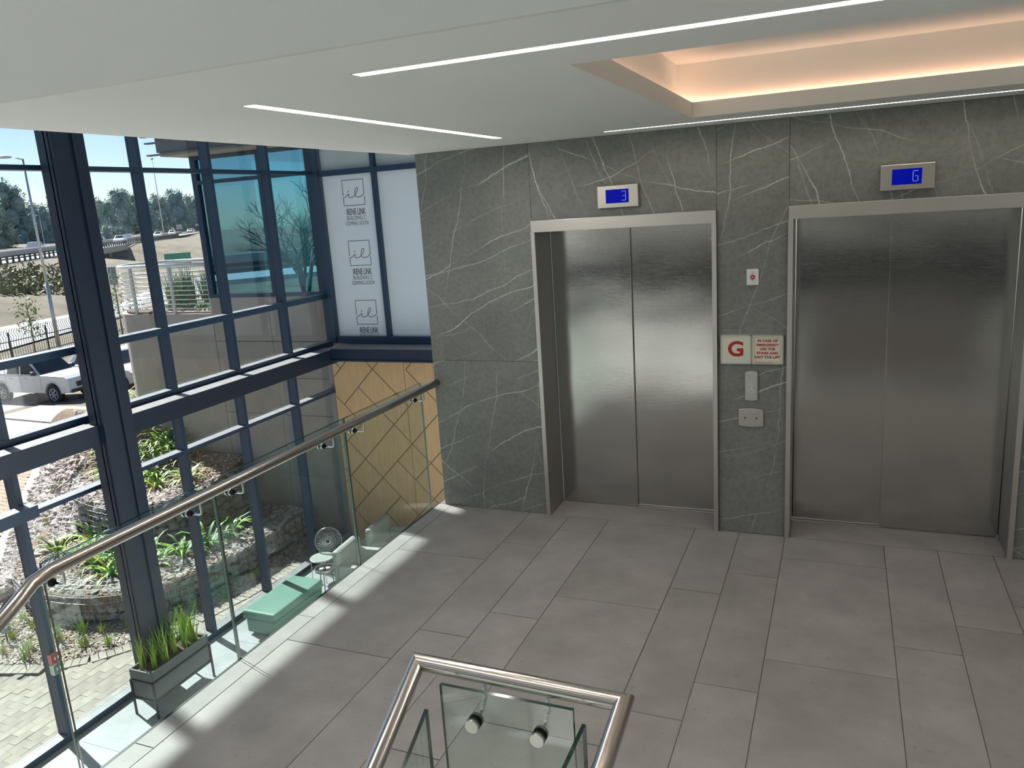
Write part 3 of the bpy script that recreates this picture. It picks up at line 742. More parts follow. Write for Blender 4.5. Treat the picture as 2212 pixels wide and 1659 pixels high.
# seams of the diagonal pattern in the coordinates u = x+z, v = z-x : v-const lines with their u range, u-const lines with their v range
VL = {7.92: (-8.9, -8.0), 7.25: (-9.6, -7.0), 6.58: None, 5.92: (-11.2, -7.26), 5.25: (-11.33, -7.0), 4.58: None}
Vv = [4.58 - .6715 * i for i in range(8, 0, -1)] + [4.58, 5.25, 5.92, 6.58, 7.25, 7.92, 8.6]
U = sorted([-7.26 + .675 * i for i in range(0, 8)] + [-7.93, -8.6, -9.275, -9.96, -10.65, -11.33, -12.0, -12.7, -13.4])
def cut_v(v, u):
    if abs(v - 7.92) < .1: return u < -8.2
    if abs(v - 7.25) < .1: return -9.5 < u < -7.0
    if abs(v - 6.58) < .1: return u > -7.26 or u < -9.27
    if abs(v - 5.92) < .1: return u < -7.26
    if abs(v - 5.25) < .1: return u > -11.33
    if abs(v - 4.58) < .1: return -9.27 < u or u < -9.96
    return True
def cut_u(u, v):
    if abs(u + 7.26) < .1: return v < 6.58
    if abs(u + 7.93) < .1: return v > 5.92
    if abs(u + 8.6) < .1: return v > 7.92 or v < 7.25
    if abs(u + 9.275) < .1: return v > 6.58 or v < 5.25
    if abs(u + 9.96) < .1: return v < 6.58
    if abs(u + 10.65) < .1: return v > 5.25 or v < 4.58
    if abs(u + 11.33) < .1: return v < 5.26
    return True
def clip(poly, f):
    out = []
    for i in range(len(poly)):
        a, b = poly[i], poly[(i + 1) % len(poly)]; fa, fb = f(a), f(b)
        if fa >= 0: out.append(a)
        if (fa >= 0) != (fb >= 0):
            t = fa / (fa - fb); out.append((a[0] + (b[0] - a[0]) * t, a[1] + (b[1] - a[1]) * t))
    return out
cells = {}; par = {}
def find(k):
    while par[k] != k: k = par[k]
    return k
for i in range(len(U) - 1):
    for j in range(len(Vv) - 1): par[(i, j)] = (i, j)
for i in range(len(U) - 1):
    for j in range(len(Vv) - 1):
        um, vm = (U[i] + U[i + 1]) / 2, (Vv[j] + Vv[j + 1]) / 2
        if i + 1 < len(U) - 1 and not cut_u(U[i + 1], vm): par[find((i, j))] = find((i + 1, j))
        if j + 1 < len(Vv) - 1 and not cut_v(Vv[j + 1], um): par[find((i, j))] = find((i, j + 1))
comp = {}
G = .013
for i in range(len(U) - 1):
    for j in range(len(Vv) - 1):
        um, vm = (U[i] + U[i + 1]) / 2, (Vv[j] + Vv[j + 1]) / 2
        u0 = U[i] + (G if i == 0 or cut_u(U[i], vm) else 0); u1 = U[i + 1] - (G if i + 2 == len(U) or cut_u(U[i + 1], vm) else 0)
        v0 = Vv[j] + (G if j == 0 or cut_v(Vv[j], um) else 0); v1 = Vv[j + 1] - (G if j + 2 == len(Vv) or cut_v(Vv[j + 1], um) else 0)
        poly = [((u - v) / 2, (u + v) / 2) for u, v in ((u0, v0), (u1, v0), (u1, v1), (u0, v1))]
        for f in (lambda p: p[0] - XA, lambda p: XB - p[0], lambda p: p[1] - ZA, lambda p: ZB - p[1]):
            poly = clip(poly, f) if poly else poly
        if len(poly) < 3: continue
        for side, f in ((0, lambda p: -6.955 - .005 - p[0]), (1, lambda p: p[0] + 6.955 - .005)):   # straight seam between boards
            q = clip(poly, f)
            if len(q) >= 3: comp.setdefault((find((i, j)), side), MB()).prism(q, YT, YT + .014, 'y')
for m in comp.values(): m.obj('panel', 'timber', wf)
struct(B(-8.6, -2.6, YT + .1, YT + .2, ZL, .105).obj('wall_end_core', 'concrete'))

# ================================================================== THINGS IN THE HALL BELOW
# ottoman bench
r = tag(root('bench', (-7.72, 3.46, ZL)), 'green vinyl bench with a padded top by the window in the hall below', 'bench')
B(-.27, .27, -.56, .56, .04, .26).obj('base', 'green_vinyl', r, .02)
c_ = MB().box(-.295, .295, -.59, .59, .27, .40).obj('cushion', 'green_vinyl', r, .035)
c_.modifiers['bevel'].segments = 4
p_ = MB().tube([(-.292, -.587, .30), (.292, -.587, .30), (.292, .587, .30), (-.292, .587, .30), (-.292, -.587, .30)], .006, 6).obj('piping', 'piping', c_)
for x in (-.2, .2):
    for y in (-.48, .48): B(x - .02, x + .02, y - .02, y + .02, 0, .045).obj('foot', 'black_metal', r)
# planter box on a metal stand
r = tag(root('planter', (-7.88, 1.40, ZL)), 'long grey planter box on a thin black stand at the column', 'planter')
hw, hl = .175, .47
bx = MB(); t = .02
for a in ((-hw, hw, -hl, -hl + t), (-hw, hw, hl - t, hl), (-hw, -hw + t, -hl + t, hl - t), (hw - t, hw, -hl + t, hl - t)): bx.box(*a, .24, .62)
bx.box(-hw, hw, -hl, hl, .235, .255).obj('box', 'planter_grey', r, .004)
B(-hw + t, hw - t, -hl + t, hl - t, .5, .585).obj('soil', 'soil', r)
rim = MB()
for a in ((-hw - .008, hw + .008, -hl - .008, -hl + .012), (-hw - .008, hw + .008, hl - .012, hl + .008), (-hw - .008, -hw + .012, -hl, hl), (hw - .012, hw + .008, -hl, hl)): rim.box(*a, .50, .628)
rim.obj('rim', 'planter_grey', r, .003)
for x in (-hw - .008, hw + .008):
    for y in (-hl - .008, hl + .008): B(x - .011, x + .011, y - .011, y + .011, 0, .49).obj('leg', 'black_metal', r)
fr = MB()
for z in (.235, .485):
    for y in (-hl - .008, hl + .008): fr.box(-hw, hw, y - .008, y + .008, z - .011, z + .011)
    for x in (-hw - .008, hw + .008): fr.box(x - .008, x + .008, -hl, hl, z - .011, z + .011)
fr.obj('frame', 'black_metal', r)

def blades(n, h, spread, w, lean, rnd, mi=1, droop=.0, seg=3, red=0.):
    """a tuft of grass-like blades rooted at the origin"""
    m = MB()
    for i in range(n):
        a = rnd.uniform(0, 2 * math.pi); rr = spread * math.sqrt(rnd.random()); b = Vector((math.cos(a) * rr, math.sin(a) * rr, 0))
        a2 = rnd.uniform(0, 2 * math.pi); L = h * rnd.uniform(.6, 1.05); ln = lean * rnd.uniform(.2, 1.); d = Vector((math.cos(a2), math.sin(a2), 0)); s = Vector((-d.y, d.x, 0)); vs = []
        for k in range(seg + 1):
            t = k / seg; c = b + d * (ln * L * t ** 1.6 * (1 + droop * t)) + Vector((0, 0, L * (t - droop * .75 * t * t * ln))); ww = w * (1 - t ** 2 * .92) * (.55 + .45 * min(1, t * 3)) / 2
            vs += [c - s * ww, c + s * ww]
        fs = [(2 * k, 2 * k + 1, 2 * k + 3, 2 * k + 2) for k in range(seg)]
        m._add(vs, fs, True, 0 if rnd.random() > red else rnd.randint(1, mi))
    return m
rp = random.Random(5)
pm = [blades(24, .50, .05, .017, .42, rp, 2, .2, 4, .42).mesh('grass_plant', ['leaf_bright', 'leaf_deep', 'leaf_yellow']) for _ in range(4)]
pspots = [(-.08, -.36), (.05, -.30), (-.04, -.21), (.08, -.13), (-.09, -.05), (.03, .05), (-.07, .13), (.08, .19), (-.02, .26), (.07, .34), (-.06, .39)]
ORD = 'first second third fourth fifth sixth seventh eighth ninth tenth eleventh twelfth thirteenth'.split()
for i, (x, y) in enumerate(pspots):
    o = bpy.data.objects.new('grass_plant', pm[i % 4]); COL.objects.link(o)
    o.location = (-7.88 + x, 1.40 + y, ZL + .575); o.rotation_euler.z = rp.uniform(0, 6); k = rp.uniform(.8, 1.15); o.scale = (k, k, k)
    tag(o, 'green grassy tuft in the grey planter box, %s from its near end' % ORD[i], 'plant', 'grass tufts in the planter box')
# tray table
r = tag(root('side_table', (-7.45, 4.15, ZL)), 'small round tray table beside the green bench', 'table')
MB().tube([(0, 0, .50), (0, 0, .507)], .155, 32).obj('tray', 'black_metal', r)
tb = MB()
for k in range(32):
    a, b = 2 * math.pi * k / 32, 2 * math.pi * (k + 1) / 32
    tb._add([(q * math.cos(t), q * math.sin(t), z) for t in (a, b) for q, z in ((.155, .5), (.155, .54), (.148, .54), (.148, .5))], [(0, 4, 5, 1), (1, 5, 6, 2), (2, 6, 7, 3)])
tb.obj('tray_rim', 'jamb_steel', r)
for k in range(3):
    a = 2 * math.pi * k / 3 + .4
    MB().tube([(.10 * math.cos(a), .10 * math.sin(a), .5), (.15 * math.cos(a), .15 * math.sin(a), 0)], .008, 6).obj('leg', 'black_metal', r)
o = B(-.08, .08, -.03, .03, 0, .03).obj('tissue_box', 'white_paint', None, .004, (-7.45, 4.15, ZL + .507), .6); tag(o, 'white box on the round tray table', 'box')
B(-.02, .02, -.031, .031, .0, .0315).obj('band', 'black_metal', o)
# wire chair with round back
r = tag(root('wire_chair', (-7.95, 4.95, ZL)), 'wire chair with a round openwork back behind the tray table', 'chair')
rim_c = Vector((0, .0, .58)); ax = Vector((.35, -.9, .25)).normalized(); e1 = ax.cross(Vector((0, 0, 1))).normalized(); e2 = e1.cross(ax)
def cp(rad, a): return rim_c + e1 * math.cos(a) * rad + e2 * math.sin(a) * rad - ax * (rad * rad * .8)
MB().tube([cp(.23, 2 * math.pi * k / 28) for k in range(29)], .008, 6).obj('back_rim', 'alloy', r)
lat = MB()
for rad in (.05, .09, .13, .165, .2): lat.tube([cp(rad, 2 * math.pi * k / 24) for k in range(25)], .0022, 4)
for k in range(30): lat.tube([cp(.03, 2 * math.pi * k / 30), cp(.12, 2 * math.pi * (k + .3) / 30), cp(.23, 2 * math.pi * k / 30)], .0022, 4)
stuff(lat.obj('wire_back', 'white_paint', r))
MB().tube([(.2 * math.cos(t), -.2 + .2 * math.sin(t), .38) for t in [2 * math.pi * k / 24 for k in range(25)]], .008, 6).obj('seat_ring', 'alloy', r)
MB().tube([(0, -.2, .375), (0, -.2, .39)], .195, 24).obj('seat', 'chair_white', r)
for k in range(4):
    a = math.pi / 4 + k * math.pi / 2
    MB().tube([(.18 * math.cos(a), -.2 + .18 * math.sin(a), .38), (.2 * math.cos(a), -.2 + .2 * math.sin(a), 0)], .008, 6).obj('leg', 'alloy', r)
# two pale armchairs
def armchair(x, y, rz, label):
    r = tag(root('armchair', (x, y, ZL), rz), label, 'chair', 'pale armchairs in the hall below')
    B(-.33, .33, -.33, .25, .14, .42).obj('seat', 'chair_white', r, .04)
    B(-.36, .36, .22, .36, .14, .82).obj('backrest', 'chair_white', r, .05)
    for s in (-1, 1): B(s * .34 - .06, s * .34 + .06, -.34, .25, .14, .60).obj('armrest', 'chair_white', r, .04)
    for a in (-.28, .28):
        for b in (-.27, .28): MB().tube([(a, b, .15), (a, b, 0)], .018, 8).obj('leg', 'black_metal', r)
armchair(-6.98, 4.55, math.radians(95), 'pale armchair with a high back beside the tray table')
armchair(-6.95, 5.45, math.radians(95), 'pale armchair by the timber wall, behind the other armchair')

# ================================================================== OUTSIDE
CAMP = Vector((0.0, -5.2274, 2.2889))
def view_dir(x, y):
    return _rt * ((x - 1106) / 1700.0866) + _dn * ((y - 829.5) / 1700.0866) + _fw
def sst(a, b, x):
    t = max(0, min(1, (x - a) / (b - a))); return t * t * (3 - 2 * t)
HW0, HWT, HWN = Vector((-106, 68)), Vector((-.64, .768)), Vector((.768, .64))
def terr(x, y):
    d = -x; p = Vector((x, y)) - HW0; s, k = p.dot(HWN), p.dot(HWT)
    z = -3.74 - .5 * sst(22, 36, d)
    hill = sst(24, 2, s) * sst(57, 66, d)
    top = -1.25 if s > -30 else -1.25 + 2.0 * sst(-30, -60, s)
    cut = sst(30, 40, k) * sst(112, 100, k) * sst(-8, 0, s)
    z = z + (top - z) * hill * (1 - cut) - 2.6 * cut * sst(57, 75, d)
    if y < -12: z += 0.0
    return z + .12 * noise.noise((x * .15, y * .15, 0)) * sst(45, 70, d)
xs = [-8.66, -12, -16, -20, -24, -28, -32, -36, -40, -44, -48, -52, -56, -59, -62, -65, -68, -72, -76, -80, -84, -88, -93, -98, -104, -110, -117, -124, -131, -138, -146, -155, -165, -176, -190, -205, -225, -250, -280, -320, -380, -500]
yy = [-200, -120, -80, -50, -30, -15, -8, -2, 3, 8, 13, 17, 21, 25, 29, 33, 37, 41, 45, 50, 55, 60, 65, 70, 76, 82, 88, 94, 100, 106, 112, 118, 125, 133, 142, 152, 165, 180, 200, 225, 260, 310, 400, 520]
m = MB()
for x in xs:
    for y in yy: m.v.append((x, y, terr(x, y)))
ny = len(yy)
for i in range(len(xs) - 1):
    for j in range(ny - 1): m.f.append((i * ny + j, i * ny + j + 1, (i + 1) * ny + j + 1, (i + 1) * ny + j)); m.sm.append(True); m.mi.append(0)
m.f = [f[::-1] if i < 0 else f for i, f in enumerate(m.f)]
g = m.obj('ground', 'dry_grass'); struct(g)
# parking apron and street
park = struct(root('parking'))
def flat(poly, z, name, mt, par, t=.06): return MB().prism(poly, z - t, z, 'z').obj(name, mt, par)
m = MB()
PK = [(-20.5, 9.2), (-21.8, 4), (-24, -6), (-44, -6), (-41, 8), (-37, 15), (-36, 22), (-40, 34), (-30, 34), (-20, 20)]
zp = -3.98
m.prism(PK, zp - .3, zp, 'z'); m.obj('parking_surface', 'concrete_light', park)
flat([(-27.5, 12.0), (-22.8, 11.75), (-20.9, 10.5), (-20.3, 9.8), (-21.2, 4), (-23, -6), (-27, -6), (-27.5, 9)], -3.655, 'walkway', 'pale_slab', park, .4)
kb = MB()
for a, b in (((-27.5, 12.0), (-22.8, 11.75)), ((-22.8, 11.75), (-20.9, 10.5))):
    kb.prism([a, b, (b[0] + .05, b[1] + .22), (a[0] + .05, a[1] + .22)], -4.05, -3.60, 'z')
kb.obj('kerb', 'kerb', park)
for x in (-25.6, -24.1, -22.6): MB().prism([(x, 11.8), (x + .04, 11.8), (x + .04 + 1.2, 4), (x + 1.2, 4)], -3.66, -3.653, 'z').obj('joint', 'paver_joint', park)
flat([(-27.5, 12.2), (-22.8, 11.98), (-20.9, 10.7), (-20.3, 12.8), (-24.5, 14.4), (-27.5, 14.2)], -3.80, 'verge', 'concrete_light', park, .3)
rd = struct(root('street'))
m = MB(); n_ = Vector((-.927, -.376)); a_ = Vector((-47.7, 29.4)); t_ = Vector((-.376, .927))
for i in range(-6, 8):
    p, q = a_ + t_ * (i * 8), a_ + t_ * (i * 8 + 8); p2, q2 = p + n_ * 10.5, q + n_ * 10.5
    m._add([(*p, -4.14), (*q, -4.14), (*q2, -4.12), (*p2, -4.12)], [(3, 2, 1, 0)])
m.obj('street_surface', 'asphalt', rd)

# ---- paving strip along the facade
EDGE = [(-15.0, .5), (-13.2, .75), (-11.4, 1.05), (-10.3, 1.4), (-9.86, 1.78), (-9.5, 2.3), (-9.2, 3.0), (-9.0, 3.9), (-8.87, 5.2), (-8.8, 6.5)]
def edge_y(x):
    for (x0, y0), (x1, y1) in zip(EDGE, EDGE[1:]):
        if x0 <= x <= x1: return y0 + (y1 - y0) * (x - x0) / (x1 - x0)
    return 7 if x > -8.8 else .4
pav = struct(root('paving'))
flat([(-8.66, -3), (-8.66, 6.5)] + EDGE[::-1] + [(-15, -3)], ZL - .035, 'bed', 'paver_joint', pav, .05)
pm_ = B(-.0608, .0608, -.1233, .1233, -.05, 0).mesh('paver', 'paver')
rest = MB(); cnt = 0; cand = []
ix = 0; x = -8.73
while x > -14:
    off = (ix % 2) * .125; y = -3 + off
    while y < 6.4:
        if y + .125 < edge_y(x) - .16: cand.append((x, y, abs(x + 9.3) * 1.0 + max(0, -.9 - y) * 9 + max(0, y - 5) * .5))
        y += .25
    x -= .125; ix += 1
cand.sort(key=lambda c: c[2])
for i, (x, y, _) in enumerate(cand):
    if i < 290: inst('paver', pm_, pav, (x, y, ZL - .012 + R.uniform(-.003, .003)))
    else: rest.box(x - .0605, x + .0605, y - .1235, y + .1235, ZL - .06, ZL - .012 + R.uniform(-.003, .003))
if rest.v: stuff(rest.obj('paver_field', 'paver', pav))
# soldier course along the curved edge
def along(P, step):
    out = []; acc = 0
    for a, b in zip(P, P[1:]):
        a, b = Vector(a), Vector(b); L = (b - a).length
        while acc < L:
            out.append((a + (b - a) * (acc / L), (b - a).normalized())); acc += step
        acc -= L
    return out
sm_ = B(-.048, .048, -.11, .11, -.06, 0).mesh('edge_brick', 'paver')
for p, d in along(EDGE[1:], .105):
    inst('edge_brick', sm_, pav, (p.x + d.y * .11, p.y - d.x * .11, ZL + .0), (0, 0, math.atan2(d.y, d.x)))
# entrance slab at the far left
flat([(-8.66, -3), (-8.66, -.75), (-9.2, -.62), (-11.5, -.5), (-11.5, -3)], ZL + .004, 'slab', 'concrete_light', pav, .05)
# red interlocking paving with its brick kerb
K = [(-22.2, 11.8), (-21, 10.3), (-19.55, 8.44), (-16.95, 5.99), (-15.4, 4.55), (-13.95, 3.24), (-13.35, 2.7), (-12.95, 1.7), (-13.2, .75)]
rp_ = struct(root('red_paving'))
flat([(-13.3, .7), (-15, .5), (-15.5, -3), (-20.5, -3), (-20.9, 4), (-20.2, 10.6), (-21, 10.3)] + K[2:-1], -3.645, 'bed', 'paver_joint', rp_, .05)
def k_x(y):
    for (x0, y0), (x1, y1) in zip(K, K[1:]):
        if y1 <= y <= y0: return x0 + (x1 - x0) * (y - y0) / (y1 - y0)
    return -13.3
m = MB(); th = math.radians(38); c_, s_ = math.cos(th), math.sin(th); near_ = []
for i in range(-70, 70):
    for j in range(-90, 90):
        u, v = i * .225 + (j % 2) * .11, j * .1125
        x, y = -16.5 + u * c_ - v * s_, 4.5 + u * s_ + v * c_
        if not (-.5 < y < 10.4 and -20.6 < x < k_x(y) - .3): continue
        zz = -3.61 + R.uniform(-.002, .002); pl = []
        for a, b in ((-.109, -.053), (-.036, -.040), (.036, -.066), (.109, -.053), (.109, .053), (.036, .040), (-.036, .066), (-.109, .053)): pl.append((x + a * c_ - b * s_, y + a * s_ + b * c_))
        m._add([(*p, zz) for p in pl] + [(*p, zz - .03) for p in pl], [tuple(range(8))] + [(q, q + 8, (q + 1) % 8 + 8, (q + 1) % 8) for q in range(8)])
stuff(m.obj('interlocking_paver', 'paver_red', rp_))
km = B(-.055, .055, -.11, .11, -.07, 0).mesh('kerb_brick', 'kerb')
for p, d in along(K, .118): inst('kerb_brick', km, rp_, (p.x - d.y * -.13, p.y + d.x * -.13, -3.585), (0, 0, math.atan2(d.y, d.x)))

# ---- garden terraces
LOW = [(-13.4, 3.3), (-12.6, 2.66), (-12.0, 2.42), (-11.45, 2.34), (-11.0, 2.36), (-10.61, 2.44), (-10.2, 2.66), (-9.82, 3.0), (-9.55, 3.6), (-9.4, 4.6), (-9.38, 5.6), (-9.4, 6.5)]
MID = [(-14.4, 5.6), (-13.6, 4.72), (-13.0, 4.3), (-12.39, 4.12), (-11.85, 4.05), (-11.35, 4.18), (-11.0, 4.6), (-10.85, 5.2), (-10.8, 5.9), (-10.8, 6.5)]
gd = struct(root('garden_bed'))
flat([(-8.8, 6.5)] + EDGE[::-1][1:8] + [(-12.2, .95), (-12.9, 1.8), (-13.3, 2.7)] + LOW, -3.645, 'bed_soil', 'mulch_ground', gd, .08)
flat(LOW + [(-10.8, 6.5)] + MID[::-1][1:] + [(-14.2, 4.6)], -3.17, 'bed_soil', 'mulch_ground', gd, .3)
# upper bed rising to the wing wall
def up_z(x, y): return -2.47 + .25 * sst(5.0, 6.4, y) + .75 * sst(-11.8, -14.5, x) * sst(5.2, 6.6, y)
m = MB(); gx = [-10.8 - .3 * i for i in range(18)]; gy = [4.0 + .26 * j for j in range(11)]
def mid_y(x):
    for (x0, y0), (x1, y1) in zip(MID[:7], MID[1:7]):
        if x0 <= x <= x1: return y0 + (y1 - y0) * (x - x0) / (x1 - x0)
    return 5.2 if x > -11 else 5.6
for x in gx:
    y0 = mid_y(x) + .1
    for j in range(11):
        y = y0 + (6.62 - y0) * j / 10; m.v.append((x, y, up_z(x, y)))
for i in range(len(gx) - 1):
    for j in range(10): m.f.append((i * 11 + j, (i + 1) * 11 + j, (i + 1) * 11 + j + 1, i * 11 + j + 1)); m.sm.append(True); m.mi.append(0)
m.obj('bed_soil', 'mulch_ground', gd)
# stone apron between the brick kerb and the terraces
RB = [(-20.6, 12.2, -2.2), (-19, 10.2, -2.0), (-17, 8.6, -2.0), (-15.6, 7.0, -2.1), (-14.3, 5.55, -2.55), (-13.45, 4.7, -2.85), (-12.95, 4.1, -3.08), (-12.85, 3.2, -3.14), (-12.75, 2.5, -3.4)]
KK = [(-21, 10.3), (-19.55, 8.44), (-18.2, 7.17), (-16.95, 5.99), (-16.1, 5.2), (-15.4, 4.55), (-14.5, 3.75), (-13.95, 3.24), (-13.35, 2.7)]
def apron(t, s):
    t = max(0, min(.9999, t)) * (len(KK) - 1); i = int(t); f = t - i
    a = Vector((*KK[i], -3.6)).lerp(Vector((*KK[i + 1], -3.6)), f); b = Vector(RB[i]).lerp(Vector(RB[i + 1]), f)
    return a.lerp(b, s)
m = MB()
for i in range(25):
    for j in range(6): m.v.append(tuple(apron(i / 24, j / 5)))
for i in range(24):
    for j in range(5): m.f.append((i * 6 + j, (i + 1) * 6 + j, (i + 1) * 6 + j + 1, i * 6 + j + 1)); m.sm.append(True); m.mi.append(0)
m.obj('apron_soil', 'mulch_ground', gd)
flat([(-15.5, 6.62), (-20.6, 12.2), (-19, 10.2), (-17, 8.6), (-15.6, 7.0)], -2.1, 'bed_soil', 'mulch_ground', gd, .5)

def rockmesh(name, rnd, mt, sx=1, sy=1, sz=1):
    bm = bmesh.new()
    for _ in range(15):
        v = Vector((rnd.gauss(0, 1), rnd.gauss(0, 1), rnd.gauss(0, 1))).normalized()
        v = Vector([max(-.72, min(.72, c)) for c in v]) * rnd.uniform(.85, 1.1)
        bm.verts.new((v.x * sx * .65, v.y * sy * .65, v.z * sz * .65))
    r_ = bmesh.ops.convex_hull(bm, input=bm.verts)
    bmesh.ops.delete(bm, geom=[v for v in bm.verts if not v.link_faces], context='VERTS')
    me = bpy.data.meshes.new(name); bm.to_mesh(me); bm.free(); me.materials.append(MT[mt]); return me
rr_ = random.Random(21)
RK = [rockmesh('stone', rr_, 'rock') for _ in range(7)]
RD = [rockmesh('stone', rr_, 'rock_dark') for _ in range(7)]
def join_rocks(items, name, par, mt):
    m = MB()
    for me, loc, rot, sc in items:
        M4 = Matrix.LocRotScale(Vector(loc), __import__('mathutils').Euler(rot), Vector(sc))
        m._add([M4 @ v.co for v in me.vertices], [tuple(p.vertices) for p in me.polygons])
    return stuff(m.obj(name, mt, par))
def arc_pts(P, step): return along([Vector(p) for p in P], step)
def gabion(P, z0, z1, label, rowh, topw, toprows, keep_top):
    r = tag(root('gabion', (P[4][0], P[4][1], z0)), label, 'gabion wall', 'curved gabion walls of the garden')
    o = Vector((P[4][0], P[4][1], z0)); rnd = random.Random(len(P) + int(z0 * 10))
    items = []
    rows = max(2, round((z1 - z0) / rowh)); rh = (z1 - z0) / rows
    for k in range(rows):
        L = 0
        for p, d in arc_pts(P, rowh * 1.25):
            nrm = Vector((d.y, -d.x, 0)); a = math.atan2(d.y, d.x)
            c = Vector((p.x, p.y, z0 + rh * (k + .5) + rnd.uniform(-.01, .01))) - nrm * .05 + Vector((d.x, d.y, 0)) * rnd.uniform(-.03, .03) + nrm * rnd.uniform(-.008, .012)
            items.append((RD, c - o, (rnd.choice((0, HP, -HP)), 0, a + rnd.uniform(-.15, .15)), (rowh * 1.3 * rnd.uniform(.85, 1.2), .17, rh * rnd.uniform(.98, 1.18))))
    nf = len(items)
    for k in range(toprows):
        for p, d in arc_pts(P, .17):
            nrm = Vector((d.y, -d.x, 0)); off = .04 + topw * (k + rnd.uniform(.2, .8)) / toprows
            c = Vector((p.x, p.y, z1 - .0)) - nrm * off + Vector((d.x, d.y, 0)) * rnd.uniform(-.08, .08)
            items.append((RK, c - o, (rnd.uniform(-.3, .3), rnd.uniform(-.3, .3), rnd.uniform(0, 6)), (rnd.uniform(.14, .26), rnd.uniform(.10, .18), rnd.uniform(.05, .09))))
    near = sorted(range(len(items)), key=lambda i: (items[i][1] + o - CAMP).length)
    sing = set(near[:keep_top]); left = {'rock': [], 'rock_dark': []}
    for i, (kind, c, rot, sc) in enumerate(items):
        me = kind[rnd.randrange(7)]
        rot = (0, 0, rot[2]) if i < nf else rot
        if i in sing: inst('stone', me, r, c, rot, sc)
        else: left['rock' if kind is RK else 'rock_dark'].append((me, c, rot, sc))
    for mt, its in left.items():
        if its: join_rocks(its, 'stone_fill', r, mt)
    # core behind the stones and the wire basket in front
    core = MB(); pts = [Vector(p) for p in P]
    for a, b in zip(pts, pts[1:]):
        d = (b - a).normalized(); nn = Vector((d.y, -d.x)); i0, i1 = a - nn * .09, b - nn * .09; j0, j1 = a - nn * .5, b - nn * .5
        core.prism([tuple(i0), tuple(i1), tuple(j1), tuple(j0)], z0 - .05, z1 - .02, 'z')
    core.xf(Matrix.Translation(-o)).obj('core', 'concrete_dark', r)
    w = MB(); fine = arc_pts(P, .1)
    def out(p, d, z, off=.055): return (p.x + d.y * off - o.x, p.y - d.x * off - o.y, z - o.z)
    nz = max(3, round((z1 - z0) / .1))
    for k in range(nz + 1): w.tube([out(p, d, z0 + (z1 - z0) * k / nz + .01) for p, d in fine], .0028, 4, cap=False)
    for p, d in fine: w.tube([out(p, d, z0), out(p, d, z1 + .02), out(p, d, z1 + .045, -topw)], .0028, 4, cap=False)
    for k in range(1, 4): w.tube([out(p, d, z1 + .045, -topw * k / 4) for p, d in fine], .0028, 4, cap=False)
    stuff(w.obj('wire_basket', 'wire', r)); return r
gabion(LOW, -3.6, -3.17, 'lower curved gabion wall of stones in wire mesh, nearest the paving', .15, .55, 3, 270)
gabion(MID, -3.17, -2.47, 'higher curved gabion wall behind the lower one, topped with flat stones', .15, .7, 4, 285)
# apron stones
ap = tag(root('stone_apron', (-16, 5.5, -3.2)), 'sloping apron of rough loose stones along the brick kerb', 'stone apron')
items = []; rnd = random.Random(3)
for i in range(2000):
    t, s = rnd.random() ** .8, rnd.random(); p = apron(t, s) - Vector((-16, 5.5, -3.2)); far = 1 + .5 * (1 - t)
    items.append((RK[rnd.randrange(7)], p + Vector((0, 0, .02)), (rnd.uniform(-.4, .4), rnd.uniform(-.4, .4), rnd.uniform(0, 6)), (rnd.uniform(.11, .27) * far, rnd.uniform(.08, .16) * far, rnd.uniform(.06, .10))))
items.sort(key=lambda it: (it[1] + Vector((-16, 5.5, -3.2)) - CAMP).length)
for me, c, rot, sc in items[:285]: inst('stone', me, ap, c, rot, sc)
join_rocks(items[285:], 'stone_fill', ap, 'rock')
w = MB()
for i in range(41): w.tube([apron(.35 + .6 * i / 40, s / 6) + Vector((16, -5.5, 3.2 + .09)) for s in range(7)], .003, 4, cap=False)
for s in range(1, 9): w.tube([apron(.35 + .6 * i / 40, s / 9) + Vector((16, -5.5, 3.2 + .09)) for i in range(41)], .003, 4, cap=False)
stuff(w.obj('wire_basket', 'wire', ap))

# bark mulch
def chips(poly_test, box, zf, n, name, label, mt, rnd):
    m = MB(); k = 0
    while k < n:
        x, y = rnd.uniform(box[0], box[1]), rnd.uniform(box[2], box[3])
        if not poly_test(x, y): continue
        z = zf(x, y) + rnd.uniform(.004, .03); a = rnd.uniform(0, 6.3); L, w_ = rnd.uniform(.03, .085), rnd.uniform(.01, .03); tilt = rnd.uniform(-.5, .5)
        dx, dy = math.cos(a), math.sin(a); cx = Vector((dx, dy, math.tan(tilt) * .7)) * (L / 2); cy = Vector((-dy, dx, rnd.uniform(-.5, .5))) * (w_ / 2); c = Vector((x, y, z))
        m._add([c - cx - cy, c + cx - cy, c + cx + cy, c - cx + cy], [(0, 1, 2, 3)], mi=0 if rnd.random() < .6 else 1); k += 1
    o = m.obj(name, ['bark', 'bark_light'], None); stuff(o); tag(o, label, 'mulch'); return o
def inpoly(P):
    def f(x, y):
        c = False
        for i in range(len(P)):
            (x0, y0), (x1, y1) = P[i], P[i - 1]
            if (y0 > y) != (y1 > y) and x < (x1 - x0) * (y - y0) / (y1 - y0) + x0: c = not c
        return c
    return f
P1 = [(-8.8, 6.4)] + EDGE[::-1][1:8] + [(-12.2, .95), (-12.9, 1.8), (-13.3, 2.7)] + LOW[:-1] + [(-9.4, 6.4)]
chips(inpoly(P1), (-13.3, -8.8, .9, 6.4), lambda x, y: -3.645, 9000, 'bark_mulch', 'pale bark chips covering the low bed beside the paving', 'bark', random.Random(1))
P2 = LOW[:-1] + [(-9.4, 6.4), (-10.8, 6.4)] + MID[::-1][1:] + [(-14.0, 4.6)]
chips(inpoly(P2), (-14, -9.3, 2.3, 6.4), lambda x, y: -3.17, 4500, 'bark_mulch', 'bark chips between the two gabion walls', 'bark', random.Random(2))
